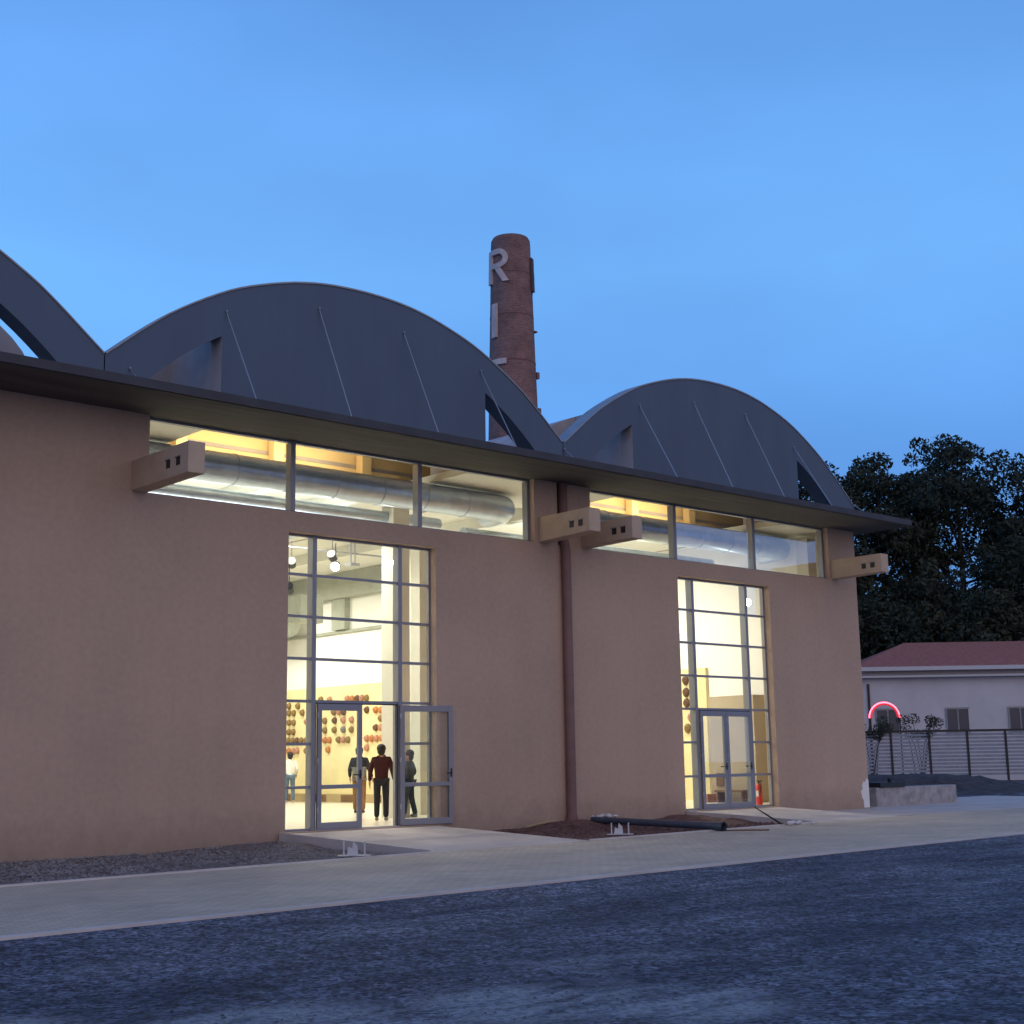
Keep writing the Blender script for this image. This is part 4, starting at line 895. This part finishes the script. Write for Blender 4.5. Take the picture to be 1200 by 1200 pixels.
q = MB(); fbox(q, bs, 0, bs[3], -.05, .05, 2.53, 2.63); child(q, 'top_rail', MT['black'], fe)
# house
ho = empty('white_house', (75, 26, 0)); tag(ho, 'white house with red tiled roof behind the slatted fence', 'house')
hb = basis((72.6, 26.1, 0), (86.5, 13.5, 0)); hw = MB(); fbox(hw, hb, 0, hb[3], 0, 8, -.3, 6.5); child(hw, 'wall', mat('white_render', (.62, .60, .60), .9, var=.08, vscale=.6), ho)
p, d_, nr, L_ = hb
rf = MB(); e0 = [p + d_ * a + nr * b + Vector((0, 0, z)) for a, b, z in ((-.6, -.7, 6.57), (L_ + .6, -.7, 6.57), (L_ + .6, 8.7, 6.57), (-.6, 8.7, 6.57), (4, 4, 8.4), (L_ - 4, 4, 8.4))]
rf.add(e0, [(0, 1, 5, 4), (1, 2, 5), (2, 3, 4, 5), (3, 0, 4), (0, 3, 2, 1)]); child(rf, 'roof', mat('red_roof_tile', (.34, .13, .10), .85, var=.2, vscale=4, bump=.5, bscale=8), ho)
ef = MB(); fbox(ef, hb, -.55, L_ + .55, -.72, -.66, 6.35, 6.59); fbox(ef, hb, -.3, L_ + .3, -.5, -.003, 5.95, 6.07); child(ef, 'eaves_board', MT['whitep'], ho)
for a in (.95, 5.2, 9.0, 12.6):
    w_ = MB(); fbox(w_, hb, a, a + 1.3, -.05, -.004, 2.6, 4.0); wo = child(w_, 'window', mat('dark_window', (.05, .06, .08), .2), ho)
    w_ = MB(); fbox(w_, hb, a - .08, a + 1.38, -.08, -.051, 4.0, 4.1); fbox(w_, hb, a - .08, a + 1.38, -.12, -.051, 2.5, 2.6)
    for q_ in (a - .08, a + .61, a + 1.30): fbox(w_, hb, q_, q_ + .08, -.08, -.051, 2.6, 4.0); child(w_, 'frame', MT['whitep'], wo)
w_ = MB(); fbox(w_, hb, .45, .57, -.12, -.004, -.2, 5.6); child(w_, 'rainpipe', MT['black'], ho)
# glowing arch
ar = empty('light_arch', (67.2, 20.9, 0)); tag(ar, 'glowing red neon arch above the fence in front of the white house', 'arch light')
rt = Vector((_r.x, _r.y, 0)).normalized(); c0 = Vector((67.15, 20.9, 3.35))
pts = [c0 + rt * (.84 * math.cos(R(a))) + Vector((0, 0, .84 * math.sin(R(a)))) for a in range(0, 181, 10)]
child(MB().tube(pts, .04, 8), 'tube', mat('red_neon', (1, .1, .1), .5, emit=((1.0, .12, .18), 5)), ar)
for pt in (pts[0], pts[-1]): child(MB().tube([pt, (pt.x, pt.y, -.3)], .04, 6), 'post', MT['black'], ar)
pts2 = [c0 + rt * (.75 * math.cos(R(a))) + Vector((0, 0, .75 * math.sin(R(a)))) for a in range(0, 181, 10)]
child(MB().tube(pts2, .06, 6), 'halo_tube', mat('red_neon_halo', (1, .1, .1), .5, emit=((1.0, .01, .03), .55)), ar)  # added dim tube, stands in for the soft red glow round the arch

# ---------------------------------------------------------------- foliage
def leaf_mat(name, a, b):
    m = mat(name, a, .75, col2=b, vscale=.6, detail=6); m.node_tree.nodes['Principled BSDF'].inputs['Specular IOR Level'].default_value = .2; return m
LM = [leaf_mat('dark_foliage', (.022, .034, .026), (.050, .066, .046)), leaf_mat('olive_foliage', (.030, .040, .026), (.065, .072, .045))]
BARK = mat('bark', (.09, .07, .06), .95, var=.3, vscale=4, bump=.6, bscale=8)
def foliage(rng, clumps, per, lsz):
    vs = []; fs = []
    for c, r_ in clumps:
        for i in range(int(per * r_ ** 1.6)):
            while True:
                q = Vector((rng.uniform(-1, 1), rng.uniform(-1, 1), rng.uniform(-1, 1)))
                if q.length < 1: break
            q = q * (q.length ** -.35) if q.length > .05 else q
            p_ = c + Vector((q.x * r_, q.y * r_, q.z * r_ * .75)); s = lsz * rng.uniform(.6, 1.3)
            n_ = Vector((rng.gauss(0, 1), rng.gauss(0, 1), rng.gauss(0, .8))).normalized(); a = n_.orthogonal().normalized(); a = (Matrix.Rotation(rng.uniform(0, 6.28), 3, n_) @ a); b = n_.cross(a)
            k_ = len(vs); vs += [p_ + a * s, p_ + b * s * .42 + a * s * .1, p_ - a * s, p_ - b * s * .42 + a * s * .1]; fs.append((k_, k_ + 1, k_ + 2, k_ + 3))
    return vs, fs
def tree(x, y, h, w, seed, label, mi=0, per=135, lsz=.21):
    rng = random.Random(seed); e = empty('tree', (x, y, -.3)); tag(e, label, 'tree', 'dark trees beyond the right end of the hall')
    tb = MB(); top_ = Vector((rng.uniform(-1, 1), rng.uniform(-1, 1), h * .82)); tp = [Vector((0, 0, 0)).lerp(top_, t) + Vector((rng.uniform(-.25, .25), rng.uniform(-.25, .25), 0)) * (t > 0) for t in (0, .2, .4, .6, .8, 1)]
    tb.tube(tp, [.42, .36, .29, .22, .14, .06], 10)
    clumps = []
    for i in range(34):
        t = .16 + .84 * (i + rng.random()) / 34; st = Vector((0, 0, 0)).lerp(top_, t * .93); an = i * 2.4 + rng.uniform(-.4, .4)
        prof_ = math.sin(min(1, max(.12, t)) ** .8 * math.pi * .88 + .15); L_ = w * (.30 + .75 * prof_) * rng.uniform(.75, 1.1) * .5
        en = st + Vector((math.cos(an) * L_, math.sin(an) * L_, h * rng.uniform(.03, .13))); md = st.lerp(en, .5) + Vector((0, 0, -.2))
        tb.tube([st, md, en], [.11, .07, .03], 6)
        clumps.append((en, w * rng.uniform(.11, .18))); clumps.append((st.lerp(en, .6) + Vector((rng.uniform(-.6, .6), rng.uniform(-.6, .6), rng.uniform(-.5, .7))), w * rng.uniform(.13, .20)))
        for _ in range(3): clumps.append((en + Vector((rng.gauss(0, 1), rng.gauss(0, 1), rng.gauss(0, .9))) * w * .10, w * rng.uniform(.05, .10)))
    for _ in range(6): clumps.append((top_ + Vector((rng.gauss(0, .9), rng.gauss(0, .9), rng.uniform(-h * .04, h * .06))), w * rng.uniform(.06, .11)))
    tb.build('trunk', BARK, e, smooth=True)
    vs_, fs_ = foliage(rng, clumps, per, lsz); MB().add(vs_, fs_).build('crown', LM[mi], e)
TR = [(83.2, 38.2, 26.2, 12, 1, 'dark tree rising just behind the right shoulder of the second arch', 0),
      (88.1, 33.8, 26.6, 10.5, 2, 'dark tree with a pointed top right of the one behind the second arch', 1),
      (93.0, 30.2, 27.8, 12, 3, 'tall dark tree above the left half of the white house', 0),
      (98.0, 24.5, 25.5, 13, 4, 'dark broad tree above the right half of the white house', 1),
      (80.0, 41.5, 22.5, 10, 6, 'lower dark tree seen through the right opening of the second arch', 1),
      (103, 17.0, 25.0, 13, 5, 'dark tree at the far right edge', 0)]
for a in TR: tree(*a)
# understorey shrubs in front of the trunks
for i, (x, y, h, w, sd, lb) in enumerate([(85, 33.0, 13, 11, 11, 'low dark bushy tree behind the corner of the hall'), (89.5, 29.0, 14, 12, 12, 'low dark bushy tree behind the left end of the white roof'),
    (94.0, 25.0, 13, 12, 13, 'low dark bushy tree behind the middle of the white house'), (97.5, 19.0, 13, 13, 14, 'low dark bushy tree at the right behind the white house')]):
    tree(x, y, h, w, sd, lb, i % 2, 130, .23)
def vine(x, y, seed, label):
    rng = random.Random(seed); e = empty('climbing_plant', (x, y, 0)); tag(e, label, 'plant', 'climbing plants on the slatted fence')
    tb = MB(); cl = []
    for i in range(7):
        an = rng.uniform(0, 6.28); q0 = Vector((rng.uniform(-.3, .3), rng.uniform(-.3, .3), -.2)); q1 = q0 + Vector((math.cos(an) * .35, math.sin(an) * .35, 2.0)); q2 = q1 + Vector((math.cos(an) * .5, math.sin(an) * .5, rng.uniform(.8, 1.5)))
        tb.tube([q0, q1, q2], [.035, .025, .012], 6); cl += [(q2, rng.uniform(.3, .5)), (q1 + Vector((0, 0, .6)), rng.uniform(.25, .45))]
    tb.build('stem', BARK, e); vs_, fs_ = foliage(rng, cl, 420, .075); MB().add(vs_, fs_).build('leaves', LM[1], e)
vine(66.2, 21.3, 3, 'leggy climbing plant below the left side of the neon arch'); vine(68.6, 19.6, 4, 'leggy climbing plant below the right side of the neon arch')
